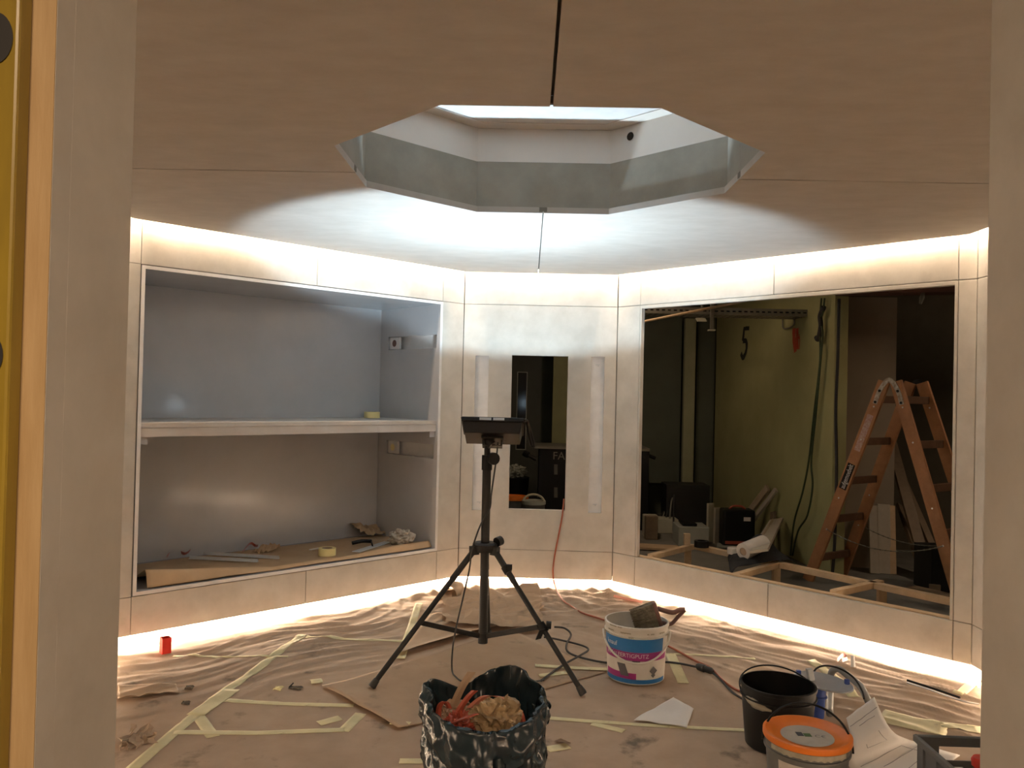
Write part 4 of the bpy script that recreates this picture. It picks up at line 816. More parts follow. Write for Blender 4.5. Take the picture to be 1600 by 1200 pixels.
def ball(name, c, r, mt, seed, label, cat='paper', sq=(1, 1, 1), amp=0.5, fr=1.0):
    bm = bmesh.new(); bmesh.ops.create_icosphere(bm, subdivisions=5, radius=1); m = MB(); vs_ = []
    for v in bm.verts:
        q = v.co; d = 1-amp*abs(noise.noise(q*2.1*fr+V(seed, 0, 0)))-0.6*amp*abs(noise.noise(q*4.6*fr+V(0, seed, 0)))+0.1*amp*noise.noise(q*11)
        w_ = noise.noise_vector(q*2.7*fr+V(seed, seed, 1))*0.26+noise.noise_vector(q*5*fr+V(1, seed, 1))*0.07; q = q*d+w_; vs_.append(V(q.x*sq[0], q.y*sq[1], q.z*sq[2])*r+c)
    m.add(vs_, [tuple(v.index for v in f.verts) for f in bm.faces]); bm.free(); return tag(m.build(name, mt, smooth=False), label, cat)
CRP = mat('crumpled_tape_paper', (0.44, 0.32, 0.17), 0.6, (0.28, 0.18, 0.09), scale=22, bump=0.3, bscale=60)
ball('crumpled_paper_ball', V(gx+0.045, gy-0.035, 0.388), 0.098, CRP, 1.3, 'crumpled tan paper ball on top of the scraps in the bin bag', 'paper ball', (1.05, 1, 0.85), 0.55, 1.0)
ball('crumpled_film', V(gx-0.075, gy-0.05, 0.363), 0.075, REDTAPE, 4.1, 'crumpled red film lump left of the tan paper ball in the bag', 'film', (1, 1, 0.8), 0.9, 2.0)
ball('crumpled_kraft_paper_ball', V(gx-0.10, gy+0.05, 0.358), 0.075, KRAFT2, 8.1, 'crumpled kraft paper at the back left inside the bin bag', 'paper ball', (1, 1, 0.8), 0.7, 1.4)
st = [([(-0.12, 0.03, 0.42), (-0.085, 0.04, 0.50), (-0.05, 0.05, 0.555)], 0.028, KRAFT2, 'upright kraft paper strip sticking out of the bin bag', 'paper strip'), ([(-0.10, -0.03, 0.43), (-0.06, -0.01, 0.485), (-0.035, 0.0, 0.508)], 0.022, REDTAPE, 'upright red film strip in the bin bag beside the kraft strip', 'film strip'),
      ([(-0.155, -0.03, 0.40), (-0.155, -0.02, 0.455), (-0.135, -0.02, 0.475), (-0.12, -0.015, 0.45)], 0.018, REDTAPE, 'bent red film strip at the left rim inside the bin bag', 'film strip'), ([(-0.05, 0.02, 0.44), (0.0, 0.01, 0.485), (0.06, 0.0, 0.485), (0.11, -0.02, 0.45)], 0.030, PINK, 'salmon film strip arching over the tan paper ball in the bag', 'film strip'),
      ([(0.07, 0.0, 0.48), (0.12, -0.03, 0.455), (0.135, -0.05, 0.42)], 0.02, REDTAPE, 'red film strip right of the tan paper ball in the bag', 'film strip'), ([(-0.12, -0.10, 0.425), (-0.07, -0.12, 0.455), (-0.02, -0.09, 0.465)], 0.02, REDTAPE, 'red film strip in front of the red film lump in the bag', 'film strip')]
for pts, wd, mt, lb, ct in st:
    sp = spline([V(gx+p[0], gy+p[1], p[2]-0.037) for p in pts], 6); m = MB(); m.grid([[q+V(-wd/2, 0.004, 0.0), q+V(0, -0.004, 0.003), q+V(wd/2, 0.002, 0)] for q in sp]); tag(m.build('film_strip' if 'film' in ct else 'paper_strip', mt, solid=0.0012), lb, ct, 'scraps in the bin bag')

# ================================================================ OPENING EDGE: timber and spirit level
m = MB(); m.box(-0.4882, -0.4551, JY0-0.0006, JY0+0.030, 0.0, ZT); tag(m.build('timber_batten', PLY), 'upright pale timber batten edging the left side of the opening', 'batten')
lx0, lx1, ly0, ly1 = -0.550, -0.4768, 0.728, 0.7485
lev = thing('spirit_level', 'yellow spirit level standing upright left of the timber batten', 'spirit level', ((lx0+lx1)/2, (ly0+ly1)/2, 0.4))
m = MB(); m.box(lx0, lx1, ly0, ly1, 0.0, 2.2); m.build('level_body', YELLOWA, lev, bevel=0.003)
for zc, hh in ((onY(5, 60, ly0).z, 0.024), (onY(0, 555, ly0).z, 0.022)):
    cx_ = onY(3, 60, ly0).x-0.006; m = MB(); m.add([V(cx_+0.017*math.cos(a), ly0-0.0012, zc+hh*math.sin(a)) for a in [2*PI*k/28 for k in range(28)]], [tuple(range(28))]); m.build('hand_hole', BLACKR, lev)
# ================================================================ THE HALL BEHIND
mb = MB(); mb.box(-6.9, 7.9, -3.9, 12.4, 3.15, 3.2); mb.build('ceiling_hall', HCEIL)['kind'] = 'structure'
def hallwall(name, a, b, mt, z1=3.15, th=0.12, z0=-0.012):
    a, b = Vector((*a, z0)), Vector((*b, z0)); d = (b-a).normalized(); n = Vector((-d.y, d.x, 0)); mb = MB(); mb.obox(a, b-a, n*th, UP*(z1-z0)); o = mb.build(name, mt); o['kind'] = 'structure'; return o
gA = onY(1116, 700, 10.2); gB = onY(1301, 700, 7.05); bB = onY(1398, 700, 7.45)
gA = (gA.x, gA.y); gB = (gB.x, gB.y); bB = (bB.x, bB.y)
gw = hallwall('wall_hall_green', gA, gB, HWALL)
hallwall('wall_hall_brown', (gB[0]+0.14, 7.5), bB, HBROWN, 2.47)
hallwall('wall_hall_recess_back', (bB[0]-0.2, 8.5), (7.9, 8.1), HDARK2)
hallwall('wall_hall_far', (-2.5, 10.6), (3.2, 10.6), HDARK)
hallwall('wall_hall_left', (-6.9, -3.9), (-6.9, 12.4), HDARK); hallwall('wall_hall_right', (7.9, 12.4), (7.9, -3.9), HBROWN)
hallwall('wall_hall_left_end', (-6.9, 11.0), (-2.4, 10.6), HDARK); hallwall('wall_hall_front', (7.9, -3.9), (-6.9, -3.9), HBROWN)
# dark panel partition, light post, olive post
pY = 10.25
pa, pb_ = onY(990, 700, pY), onY(1062, 700, pY)
mb = MB(); mb.box(pa.x-0.1, pb_.x, pY, pY+0.05, 0.42, 2.55); mb.box(onY(1086, 700, pY).x, gA[0]-0.002, pY, pY+0.05, -0.012, 2.62); mb.build('wall_hall_panels', HDARK)['kind'] = 'structure'
q0, q1 = onY(1067, 700, 10.1).x, onY(1084, 700, 10.1).x
mb = MB(); mb.box(q0, q1, 10.1, 10.2, -0.012, 2.5); tag(mb.build('steel_post', mat('pale_post', (0.40, 0.41, 0.26), 0.7), bevel=0.004), 'pale upright post between the dark hall panels behind the big window', 'post')
q0, q1 = onY(863, 650, 9.9).x, onY(935, 650, 9.9).x
mb = MB(); mb.box(q0, q1, 9.9, 10.05, -0.012, 3.1); tag(mb.build('wall_pillar', HOLIVE), 'olive pillar behind the black cabinet, seen through the narrow window', 'pillar')
# door with a narrow vision panel
dY = 10.52; dx0, dx1 = onY(790, 650, dY).x-0.12, onY(845, 650, dY).x; vx0, vx1 = onY(807, 640, dY).x, onY(823, 640, dY).x; vz0, vz1 = onY(815, 703, dY).z, onY(815, 581, dY).z
dr = thing('hall_door', 'dark hall door with narrow framed vision panel seen through the narrow window', 'door', ((dx0+dx1)/2, dY, 0.0)); 
m = MB(); m.box(dx0, vx0, dY, dY+0.05, -0.01, 2.3); m.box(vx1, dx1, dY, dY+0.05, -0.01, 2.3); m.box(vx0, vx1, dY, dY+0.05, -0.01, vz0); m.box(vx0, vx1, dY, dY+0.05, vz1, 2.3); m.build('door_leaf', HDOOR, dr)
m = MB(); e = 0.010
for (a, b, c_, d_) in [(vx0, vx0+e, vz0, vz1), (vx1-e, vx1, vz0, vz1), (vx0+e, vx1-e, vz0, vz0+e), (vx0+e, vx1-e, vz1-e, vz1)]: m.box(a, b, dY-0.008, dY+0.01, c_, d_)
m.build('vision_frame', mat('pale_bead', (0.55, 0.56, 0.50), 0.5), dr)
m = MB(); m.box(vx0+e, vx1-e, dY+0.015, dY+0.02, vz0+e, vz1-e); m.build('vision_glass', DGLASS, dr)
# dark red beam, cable tray, pipe
mb = MB(); a, b = V(gB[0]-0.02, gB[1]-0.06, 2.545), V(6.0, 5.9, 2.545); mb.beam(a, b, 0.22, 0.25); tag(mb.build('steel_beam', HBEAM), 'dark red steel beam under the hall ceiling above the ladder', 'beam')
th = thing('pipe_clamp', 'small metal clamp hanging from the dark red beam', 'clamp', onY(1441, 476, 6.74)); m = MB(); p = onY(1443, 455, 6.74); q = onY(1438, 475, 6.74); m.tube([p, (p+q)/2, q], [0.012, 0.022, 0.012], 8); m.build('clamp_body', TRAYM, th); m = MB(); m.tube([p+UP*0.12, p], 0.006, 6); m.build('clamp_rod', TRAYM, th)
tY = 7.6; t0, t1 = onY(985, 486, tY), onY(1271, 484, tY); tr = thing('cable_tray', 'perforated steel cable tray hanging in front of the green hall wall', 'cable tray', (t0+t1)/2)
zt = onY(1130, 486, tY).z; m = MB()
m.box(t0.x, t1.x, tY+0.0, tY+0.30, zt-0.035, zt-0.032); m.box(t0.x, t1.x, tY-0.003, tY, zt-0.035, zt+0.03); m.box(t0.x, t1.x, tY+0.30, tY+0.303, zt-0.035, zt+0.03); m.build('tray_body', TRAYM, tr)
m = MB(); k = 0; x = t0.x+0.02
while x < t1.x-0.04:
    m.box(x, x+0.03, tY-0.0042, tY-0.0032, zt-0.008, zt+0.004)
    for yy in (0.05, 0.12, 0.19, 0.26): m.box(x, x+0.03, tY+yy-0.008, tY+yy+0.008, zt-0.0362, zt-0.0352)
    x += 0.055
m.build('slots', DGLASS, tr)['kind'] = 'stuff'
for px in (1112,):
    a = onY(px, 515, tY-0.02); m = MB(); m.box(a.x-0.015, a.x+0.015, tY-0.035, tY-0.005, a.z, zt+0.5); m.build('hanger_rail', TRAYM, tr); m = MB(); m.box(a.x-0.03, a.x+0.03, tY-0.05, tY+0.02, a.z-0.012, a.z); m.build('hanger_foot', CARD, tr)
m = MB(); a, b = onY(998, 504, 7.555), onY(1165, 470, 7.555); m.tube([a, b], 0.012, 10); tag(m.build('pale_rod', PINE, smooth=True), 'pale rod slanting across the top left of the big window', 'rod')
q = onY(1097, 501, 8.3); th = thing('ceiling_spotlight', 'small bright lamp hanging beside the cable tray hanger', 'lamp', q); m = MB(); m.obox(q+V(-0.045, -0.03, -0.01), V(0.09, 0, 0.0), V(0, 0.06, 0), V(-0.02, 0, 0.035)); m.build('lamp_body', CARD, th); m = MB(); m.tube([q+UP*0.02, q+V(-0.02, 0, 0.6)], 0.012, 8); m.build('lamp_stem', TRAYM, th)
# sprayed marks on the green wall
gd = (Vector((*gB, 0))-Vector((*gA, 0))).normalized(); gn = Vector((gd.y, -gd.x, 0)); gc_ = gn.dot(Vector((*gA, 0)))
def gw_(px, py, off=0.003): return hit(px, py, gn, gc_) + gn*off
def stroke(m, pts, wd, off=0.002):
    sp = spline([gw_(*q, off) for q in pts], 6); P = []
    for i, q in enumerate(sp):
        d = (sp[min(i+1, len(sp)-1)]-sp[max(i-1, 0)]).normalized(); s_ = d.cross(gn).normalized(); w_ = wd*(1+0.25*noise.noise(V(i*0.5, wd*90, 3))); P.append([q-s_*w_/2, q+s_*w_/2])
    m.grid(P)
m = MB(); stroke(m, [(1171, 513), (1167, 513), (1162, 514)], 0.045); stroke(m, [(1163, 514), (1162, 524), (1161, 533)], 0.06, 0.0024); stroke(m, [(1161, 533), (1166, 533), (1167, 542), (1165, 552), (1161, 559), (1158, 552)], 0.06, 0.0028); m.build('sprayed_number', SPRAY, gw)
m = MB(); stroke(m, [(1241, 513), (1241, 530), (1243, 550)], 0.07); stroke(m, [(1246, 513), (1246, 532), (1246, 546)], 0.06, 0.0024); stroke(m, [(1243, 530), (1250, 527)], 0.025, 0.0028); stroke(m, [(1249, 522), (1250, 533), (1249, 546)], 0.016, 0.003); m.build('sprayed_red_mark', SPRAYR, gw)
m = MB(); m.box(0, 0.001, 0, 0.001, 0, 0.001) if False else None
p = [gw_(1226, 499, .02), gw_(1227, 513, .02), gw_(1237, 512, .02), gw_(1244, 507, .02), gw_(1244, 499, .02)]; cable('bent_wire', p, 0.008, TRAYM, 'bent wire bracket on the green wall below the cable tray', 4, 'wire')
# hanging cables
for pts, r, mt, lb in [([(1292, 466), (1290, 500), (1294, 520), (1291, 560), (1284, 640), (1276, 720), (1278, 760), (1270, 805), (1255, 830), (1246, 868)], 0.009, GRN, 'right-hand dark green cable of the hanging pair on the green wall'), ([(1297, 466), (1294, 490), (1289, 505), (1290, 560), (1281, 640), (1272, 720), (1262, 770), (1249, 815), (1243, 868)], 0.009, GRN, 'left-hand dark green cable of the hanging pair on the green wall'), ([(1296, 480), (1290, 494), (1291, 510), (1287, 530), (1284, 527)], 0.022, BLACKR, 'black cable tangle tied high at the edge of the green wall')]:
    cable('hanging_cable', [gw_(*q, 0.05) for q in pts], r, mt, lb, 6)
q = [V(onY(x, y, gB[1]-0.07).x, gB[1]-0.07, onY(x, y, gB[1]-0.07).z) for x, y in [(1311, 467), (1309, 560), (1306, 640), (1307, 740), (1304, 850), (1300, 900)]]
cable('black_riser_cable', q, 0.014, BLACKR, 'thick black cable running straight down between green and brown hall wall', 6)
# timber base frame behind the window sill
zf = 0.312; tf = thing('bench_base', 'low pale timber base frame running along the inside of the big window sill', 'timber frame', (1.9, 5.9, 0.0))
def rail(a, b, w_=0.05, h_=0.04, nm='rail'):
    m = MB(); m.beam(Vector((a[0], a[1], zf-h_/2)), Vector((b[0], b[1], zf-h_/2)), w_, h_); return m.build(nm, PINE, tf, bevel=0.002)
f0, f1 = RO+RD*0.0-RN*0.065, RO+RD*2.6-RN*0.065; rail((f0+RD*0.18), f1, 0.055, 0.045)
B0, B1 = V(1.384, 6.643, 0), V(2.70, 4.91, 0); rail(B0, B1, 0.055, 0.04)
def cross(pxa, pxb):
    a, b = fl(*pxa, zf), fl(*pxb, zf); rail(a, b, 0.05, 0.04, 'cross_piece')
cross((1016, 866), (1082, 850)); cross((1150, 896), (1213, 878)); cross((1302, 922), (1376, 906))
for px in ((1075, 850), (1213, 878), (1378, 906)):
    a = fl(*px, zf); m = MB(); m.box(a.x-0.025, a.x+0.025, a.y-0.025, a.y+0.025, -0.012, zf-0.041); m.build('post', PINE, tf, bevel=0.002)
a = fl(1074, 851, zf); m = MB(); m.box(a.x-0.03, a.x+0.02, a.y-0.022, a.y+0.022, zf+0.0005, zf+0.09); tag(m.build('timber_offcut', PINE, bevel=0.002), 'short upright timber block on the left corner of the timber frame', 'timber block')
a = fl(1096, 855, zf); th = thing('black_tape_roll', 'black tape roll on the timber frame beside the timber block', 'tape roll', a+UP*0.001); m = MB(); m.lathe([(0.035, 0), (0.058, 0), (0.058, 0.05), (0.035, 0.05), (0.035, 0)], a+UP*0.002, 30); m.build('tape', BLACKP, th, smooth=True, autosm=0.6)
# black cloth over the frame
m = MB(); P = []
ca, cb, cc, cd_ = fl(1137, 862, zf), fl(1142, 888, zf), fl(1246, 876, zf), fl(1205, 856, zf)
for i in range(31):
    row_ = []
    for j in range(21):
        u, v = i/30, j/20; p = (ca*(1-v)+cb*v)*(1-u) + (cd_*(1-v)+cc*v)*u
        hgt = zf+0.006+0.13*math.exp(-((u-0.62)/0.22)**2-((v-0.3)/0.45)**2)+0.03*abs(noise.noise(V(u*4, v*4, 2)))-0.03*max(0, u-0.85)/0.15-0.05*max(0, 0.08-u)/0.08
        row_.append(V(p.x, p.y, hgt))
    P.append(row_)
m.grid(P); tag(m.build('black_cloth', CLOTH, smooth=True, solid=0.003), 'black cloth bundled over the timber frame below the leaning planks', 'cloth')
def plank(a, b, w_, t_, mt, label, name='leaning_plank', up=(0, 0, 1), group=None, cat='plank'):
    m = MB(); m.beam(a, b, w_, t_, up); return tag(m.build(name, mt, bevel=0.002), label, cat, group)
OLDW = woodmat('grey_brown_plank', (0.46, 0.37, 0.25), (0.36, 0.28, 0.18)); PALEW = woodmat('pale_plank', (0.48, 0.43, 0.34), (0.40, 0.35, 0.27)); DARKW = woodmat('dark_plank', (0.22, 0.16, 0.10), (0.17, 0.12, 0.07))
plank(gw_(1170, 868, 0.36)+UP*0.0, gw_(1206, 762, 0.04), 0.085, 0.03, OLDW, 'tall plank leaning on the green wall, left of the pair', up=gn); plank(gw_(1184, 868, 0.34), gw_(1219, 765, 0.04), 0.05, 0.03, PALEW, 'narrow pale plank leaning on the green wall, right of the pair', up=gn)
a_, b_ = fl(1186, 861, zf+0.105), gw_(1226, 812, 0.08); plank(a_, b_, 0.13, 0.022, PALEW, 'pale board slanting right across the foot of the two tall planks', 'leaning_board', up=(-0.4, -0.6, 0.7)); plank(a_.lerp(b_, 0.3)+V(-0.075, -0.02, -0.03), b_+V(-0.075, -0.05, -0.03), 0.10, 0.02, OLDW, 'narrow grey-brown board beside the slanting pale board', 'leaning_board', up=(-0.9, 0.1, 0.5))
plank(gw_(1222, 875, 0.12), gw_(1216, 800, 0.05), 0.09, 0.03, DARKW, 'short dark plank standing against the green wall behind the board', up=gn)
ra, rb_ = fl(1161, 862, zf+0.065), fl(1188, 851, zf+0.10); rb_ = ra + (rb_-ra).normalized()*0.24
th = thing('paper_roll', 'white paper roll lying on the black cloth at the foot of the boards', 'roll', ra-UP*0.06); m = MB(); m.tube([ra, rb_], 0.062, 28, cap=False); m.tube([ra+(rb_-ra)*0.001, rb_], 0.03, 20, cap=False)
d = (rb_-ra).normalized(); x = d.orthogonal().normalized(); y = d.cross(x); ringp = [[o_+(x*math.cos(a)+y*math.sin(a))*R_ for a in [2*PI*k/28 for k in range(29)]] for o_, R_ in ((ra, 0.03), (ra, 0.062))]; m.grid(ringp); m.build('wound_paper', ROLLW, th, smooth=True, autosm=0.6)
m = MB(); m.tube([ra+d*0.004, rb_], 0.029, 18); m.build('dark_core', KRAFT2, th, smooth=True, autosm=0.6)
m = MB(); q = fl(1147, 862, zf+0.02); m.lathe([(0.001, 0), (0.05, 0), (0.05, 0.045), (0.001, 0.045)], q-UP*0.02+UP*0.004, 28); tag(m.build('paper_tape_roll', ROLLW, smooth=True, autosm=0.6), 'pale roll sitting behind the paper roll on the timber frame', 'roll')
# clutter on the hall floor
def hb(px0, px1, py_base, py_top, depth, name, mt, label, cat, bev=0.004, rot=0.0):
    base = fl((px0+px1)/2, py_base); a = onY(px0, py_base, base.y); b = onY(px1, py_base, base.y); top = onY((px0+px1)/2, py_top, base.y).z
    m = MB(); c_, s_ = math.cos(rot), math.sin(rot); ex = V(c_, s_, 0)*(b.x-a.x); ey = V(-s_, c_, 0)*depth; m.obox(V(a.x, base.y, -0.011), ex, ey, UP*(top+0.011)); return tag(m.build(name, mt, bevel=bev), label, cat), V(a.x, base.y, 0), V(b.x, base.y, top)
tc = fl(1155, 855); th = thing('tool_case', 'black tool case with red trim standing before the green wall', 'tool case', (tc.x, tc.y+0.15, -0.011))
x0, x1 = onY(1130, 840, tc.y).x, onY(1180, 840, tc.y).x; zt_ = onY(1150, 797, tc.y).z; m = MB(); m.box(x0, x1, tc.y, tc.y+0.2, -0.011, zt_); m.build('case_body', BLACKP, th, bevel=0.02)
m = MB(); m.box(x0+0.02, x1-0.04, tc.y-0.004, tc.y, 0.03, 0.06); m.build('red_trim', REDTAPE, th); m = MB(); m.box(x1-0.12, x1-0.05, tc.y-0.003, tc.y-0.0005, zt_-0.11, zt_-0.07); m.build('case_label', PRINTW, th)
m = MB(); m.tube(spline([V(x0+0.08, tc.y+0.10, zt_-0.005), V(x0+0.12, tc.y+0.10, zt_+0.025), V(x1-0.12, tc.y+0.10, zt_+0.025), V(x1-0.08, tc.y+0.10, zt_-0.005)], 5), 0.012, 8); m.build('case_handle', REDTAPE, th, smooth=True)
hb(1040, 1108, 828, 758, 0.35, 'black_speaker_box', mat('black_box', (0.014, 0.014, 0.013), 0.5), 'large black box standing in front of the dark panels', 'box', 0.006)
hb(1106, 1117, 846, 787, 0.03, 'leaning_sheet', CARD, 'pale panel standing upright left of the tool case', 'panel', 0.002, 0.5); hb(1117, 1128, 848, 794, 0.03, 'leaning_sheet', PALEW, 'second pale panel standing between the first one and the tool case', 'panel', 0.002, 0.5)
hb(1057, 1088, 820, 800, 0.3, 'carton', CARD, 'pale open carton among the hall floor clutter', 'carton'); hb(1080, 1090, 812, 786, 0.02, 'carton_flap', CARD, 'upright pale carton sheet beside the open carton', 'carton', 0.001, 0.8)
hb(1026, 1060, 832, 812, 0.25, 'white_tray', CARD, 'shallow pale tray left of the frosted box', 'tray'); hb(1006, 1028, 838, 806, 0.15, 'white_canister', CARD, 'pale canister at the left edge of the big window', 'canister', 0.01)
b_, pa_, pb2 = hb(1060, 1108, 852, 824, 0.35, 'frosted_storage_box', CLEAR, 'frosted storage box behind the timber block', 'storage box', 0.006)
m = MB(); m.box(pa_.x+0.05, pa_.x+0.2, pa_.y+0.05, pa_.y+0.25, pb2.z+0.001, pb2.z+0.03); tag(m.build('black_tool', BLACKP, bevel=0.01), 'black tool lying on the frosted storage box', 'tool')
hb(1009, 1028, 842, 807, 0.08, 'dark_brush_head', DARKW, 'dark brush block standing at the left edge of the big window', 'brush', 0.006, 0.1)
m = MB(); q = fl(1012, 855); m.obox(q+V(-0.25, -0.1, 0), V(0.5, -0.08, 0), V(0.06, 0.22, 0), UP*0.02); tag(m.build('cardboard_sheet', PINE), 'cardboard sheet lying on the hall floor by the left edge of the big window', 'cardboard')
m = MB(); q = fl(1150, 856); m.obox(q+V(-0.2, -0.03, 0), V(0.45, 0, 0), V(0.05, 0.2, 0), UP*0.015); tag(m.build('grey_board', CLEAR), 'flat grey-green board on the floor before the tool case', 'board')
th = thing('power_tool', 'dark blue power tool sitting on the heap of cables', 'power tool', fl(1068, 815)); q = onY(1068, 785, fl(1068, 815).y-0.02); m = MB(); m.lathe([(0.001, -0.2), (0.07, -0.2), (0.08, -0.05), (0.06, 0.05), (0.03, 0.08), (0.001, 0.085)], q, 20); m.build('tool_housing', mat('dark_blue', (0.012, 0.018, 0.045), 0.3), th, smooth=True, autosm=0.6)
for k in range(5):
    a = fl(1024+k*7, 822+k*2, 0.02); b = fl(1068-k*4, 812+k*3, 0.02); cable('floor_cable', [a, a.lerp(b, .3)+UP*(0.16+0.05*k), a.lerp(b, .7)+UP*(0.2+0.03*k), b], 0.010, TRAYM if k % 2 else BLACKR, ['grey cable arching over the pale tray', 'black cable arching highest in the cable heap', 'second grey cable arching in the cable heap', 'thin black cable in the cable heap near the carton', 'grey cable end in front of the black box'][k], 6, 'cable', 'cable heap behind the big window')
q = fl(1249, 872, 0.0); m = MB(); m.box(q.x-0.03, q.x+0.03, q.y, q.y+0.02, -0.011, 0.085); tag(m.build('yellow_tag', YEL), 'small yellow tag at the foot of the hanging cables', 'tag')
for px0, px1, pyb, pyt, mt, lb in [(1359, 1374, 905, 790, PALEW, 'narrow pale board leaning behind the ladder, leftmost'), (1372, 1392, 908, 788, PALEW, 'white board leaning behind the ladder'), (1390, 1400, 909, 790, PINE, 'pale timber strip leaning right of the white board')]:
    y0 = 7.22; a, b = onY((px0+px1)/2, pyb, y0), onY((px0+px1)/2-2, pyt, y0+0.12); wd = (onY(px1, 850, y0)-onY(px0, 850, y0)).length; a.z = max(a.z, 0.0); plank(V(a.x, a.y, -0.01), b, wd, 0.022, mt, lb, 'leaning_board', up=(0, 1, 0))
for (a, b, wd, lb) in [((1450, 935), (1392, 690), 0.10, 'long dark timber leaning in the recess behind the ladder, upper one'), ((1445, 930), (1408, 792), 0.12, 'short dark board leaning in the recess behind the ladder'), ((1478, 905), (1405, 735), 0.06, 'thin dark timber leaning in the recess behind the ladder')]:
    A_, B_ = onY(*a, 6.95), onY(*b, 7.9); A_.z = max(A_.z, 0.03); plank(A_, B_, wd, 0.03, DARKW, lb, up=(0, 1, 0.2))
hb(1455, 1492, 925, 858, 0.3, 'dark_crate', BLACKM, 'dark crate behind the right side of the ladder', 'crate')
m = MB(); m.beam(fl(1425, 918, 0.09), fl(1500, 935, 0.09), 0.10, 0.02); m.beam(fl(1460, 922, 0.04), fl(1461, 923, 0.04), 0.08, 0.09); tag(m.build('low_board', DARKW), 'board lying low behind the timber frame at the right', 'board')
# black cabinet with lettering and two buckets
fY = 9.2; c0, c1 = onY(841, 750, fY), onY(1014, 750, fY); zt_ = onY(900, 698, fY).z
th = thing('black_tool_cabinet', 'tall black tool cabinet with pale top and lettering behind the narrow window', 'tool cabinet', ((c0.x+c1.x)/2, fY+0.3, -0.011))
m = MB(); m.box(c0.x, c1.x, fY, fY+0.6, -0.011, zt_-0.03); m.build('cabinet_body', BLACKP, th, bevel=0.006); m = MB(); m.box(c0.x-0.05, c1.x, fY-0.03, fY+0.62, zt_-0.03, zt_); m.build('cabinet_top', TRAYM, th)
m = MB(); flat_text(m, 'FA', 0.125, onY(873, 718, fY-0.003), (1, 0, 0.0), (0, 0, 1)); m.build('lettering', TRAYM, th)
m = MB()
for px in (868.5,):
    for (ya, yb2) in ((726, 742), (762, 778)):
        for k in range(8): p = onY(px, ya+(yb2-ya)*k/8, fY-0.004); m.box(p.x-0.02, p.x+0.02, fY-0.006, fY-0.001, p.z-0.008, p.z)
m.build('vent_slots', TRAYM, th)
m = MB(); a = onY(838, 718, fY-0.02); b = onY(820, 708, fY-0.02); m.tube([a, b], 0.022, 10); m.tube([b-V(.01, 0, 0), b+V(.04, -0.02, -.02)], 0.035, 10); m.tube([onY(1014, 712, fY+0.1), onY(1024, 716, fY+0.1)], 0.02, 10); m.build('side_handle', BLACKP, th, smooth=True, autosm=0.6)
def hbucket(px, py_top, Y, R_, mt, lidm, label, handle=False):
    t_ = onY(px, py_top, Y); th = thing('lidded_bucket', label, 'bucket', (t_.x, Y, -0.011)); c_ = V(t_.x, Y, 0); h = t_.z
    m = MB(); m.lathe([(0.001, -0.011), (R_*0.87, -0.011), (R_, h-0.03), (0.001, h-0.03)], c_, 32); m.build('body', mt, th, smooth=True, autosm=0.6)
    m = MB(); m.lathe([(R_*1.0, h-0.035), (R_*1.06, h-0.035), (R_*1.06, h), (R_*0.9, h), (R_*0.88, h-0.01), (0.001, h-0.01)], c_, 32); m.build('lid', lidm, th, smooth=True, autosm=0.6)
    if handle: bail(th, c_, R_*0.95, h-0.02, 0.2, 0.35, CARD, 0.012, 16, 0.75)
hbucket(803, 775, 8.75, 0.15, GREYP, ORANGE, 'orange-lidded bucket low in the narrow window, left'); hbucket(834, 782, 8.55, 0.12, GREYP, CLEAR, 'pale-lidded bucket with raised handle beside the orange-lidded one in the narrow window', True)
th = thing('cluttered_bin', 'dark bin with pale clutter on top at the left edge of the narrow window', 'bin', onY(800, 800, 9.6)); q = onY(802, 745, 9.6); m = MB(); m.lathe([(0.001, -0.011), (0.15, -0.011), (0.19, q.z), (0.001, q.z)], V(q.x, 9.6, 0), 24); m.build('bin_body', BLACKP, th, smooth=True, autosm=0.6)
o_ = ball('pale_clutter', V(q.x+0.02, 9.58, q.z+0.06), 0.12, CLEAR, 3.3, 'pale crumpled bag on top of the dark bin in the narrow window', 'bag', (1.2, 1, 0.8), 0.6, 1.3)
# ---------------------------------------------------------------- ladder
F1 = V(2.39, 6.87, -0.011); W_ = V(0.39, 0.28, 0); G1 = V(3.22, 6.0, -0.011); AP = onY(1391, 596, 6.43); wn = W_.normalized()
lad = thing('wooden_step_ladder', 'double-sided wooden step ladder standing in the hall behind the big window', 'ladder', ((F1+G1)/2+W_/2))
spread = (G1-F1).normalized(); AF, AG = AP-spread*0.045, AP+spread*0.045; TW = W_*0.80; sh = W_*0.10
sides = {}
for nm, foot, ap in (('f', F1, AF), ('g', G1, AG)):
    for k in (0, 1):
        a, b = (foot + W_*k), (ap + sh*0.0 + TW*k); d = (b-a).normalized(); m = MB(); m.beam(a, b, 0.026, 0.075, (W_.normalized()))
        # beam(): width along d x up, height along up -> orient: thin across the rung direction
        m = MB(); t_ = d.cross(wn).normalized(); m.obox(a-t_*0.048-wn*0.013, t_*0.096, wn*0.026, b-a); m.build('stile', LADDERW, lad, bevel=0.003); sides[(nm, k)] = (a, b)
    for u in (0.12, 0.32, 0.515, 0.71, 0.915):
        a = sides[(nm, 0)][0].lerp(sides[(nm, 0)][1], u); b = sides[(nm, 1)][0].lerp(sides[(nm, 1)][1], u); dd = (b-a).normalized(); fw_ = spread*0.032; m = MB(); m.obox(a+dd*0.0135-fw_/2-UP*0.030, b-a-dd*0.027, fw_, UP*0.060); m.build('rung', RUNG, lad, bevel=0.003)
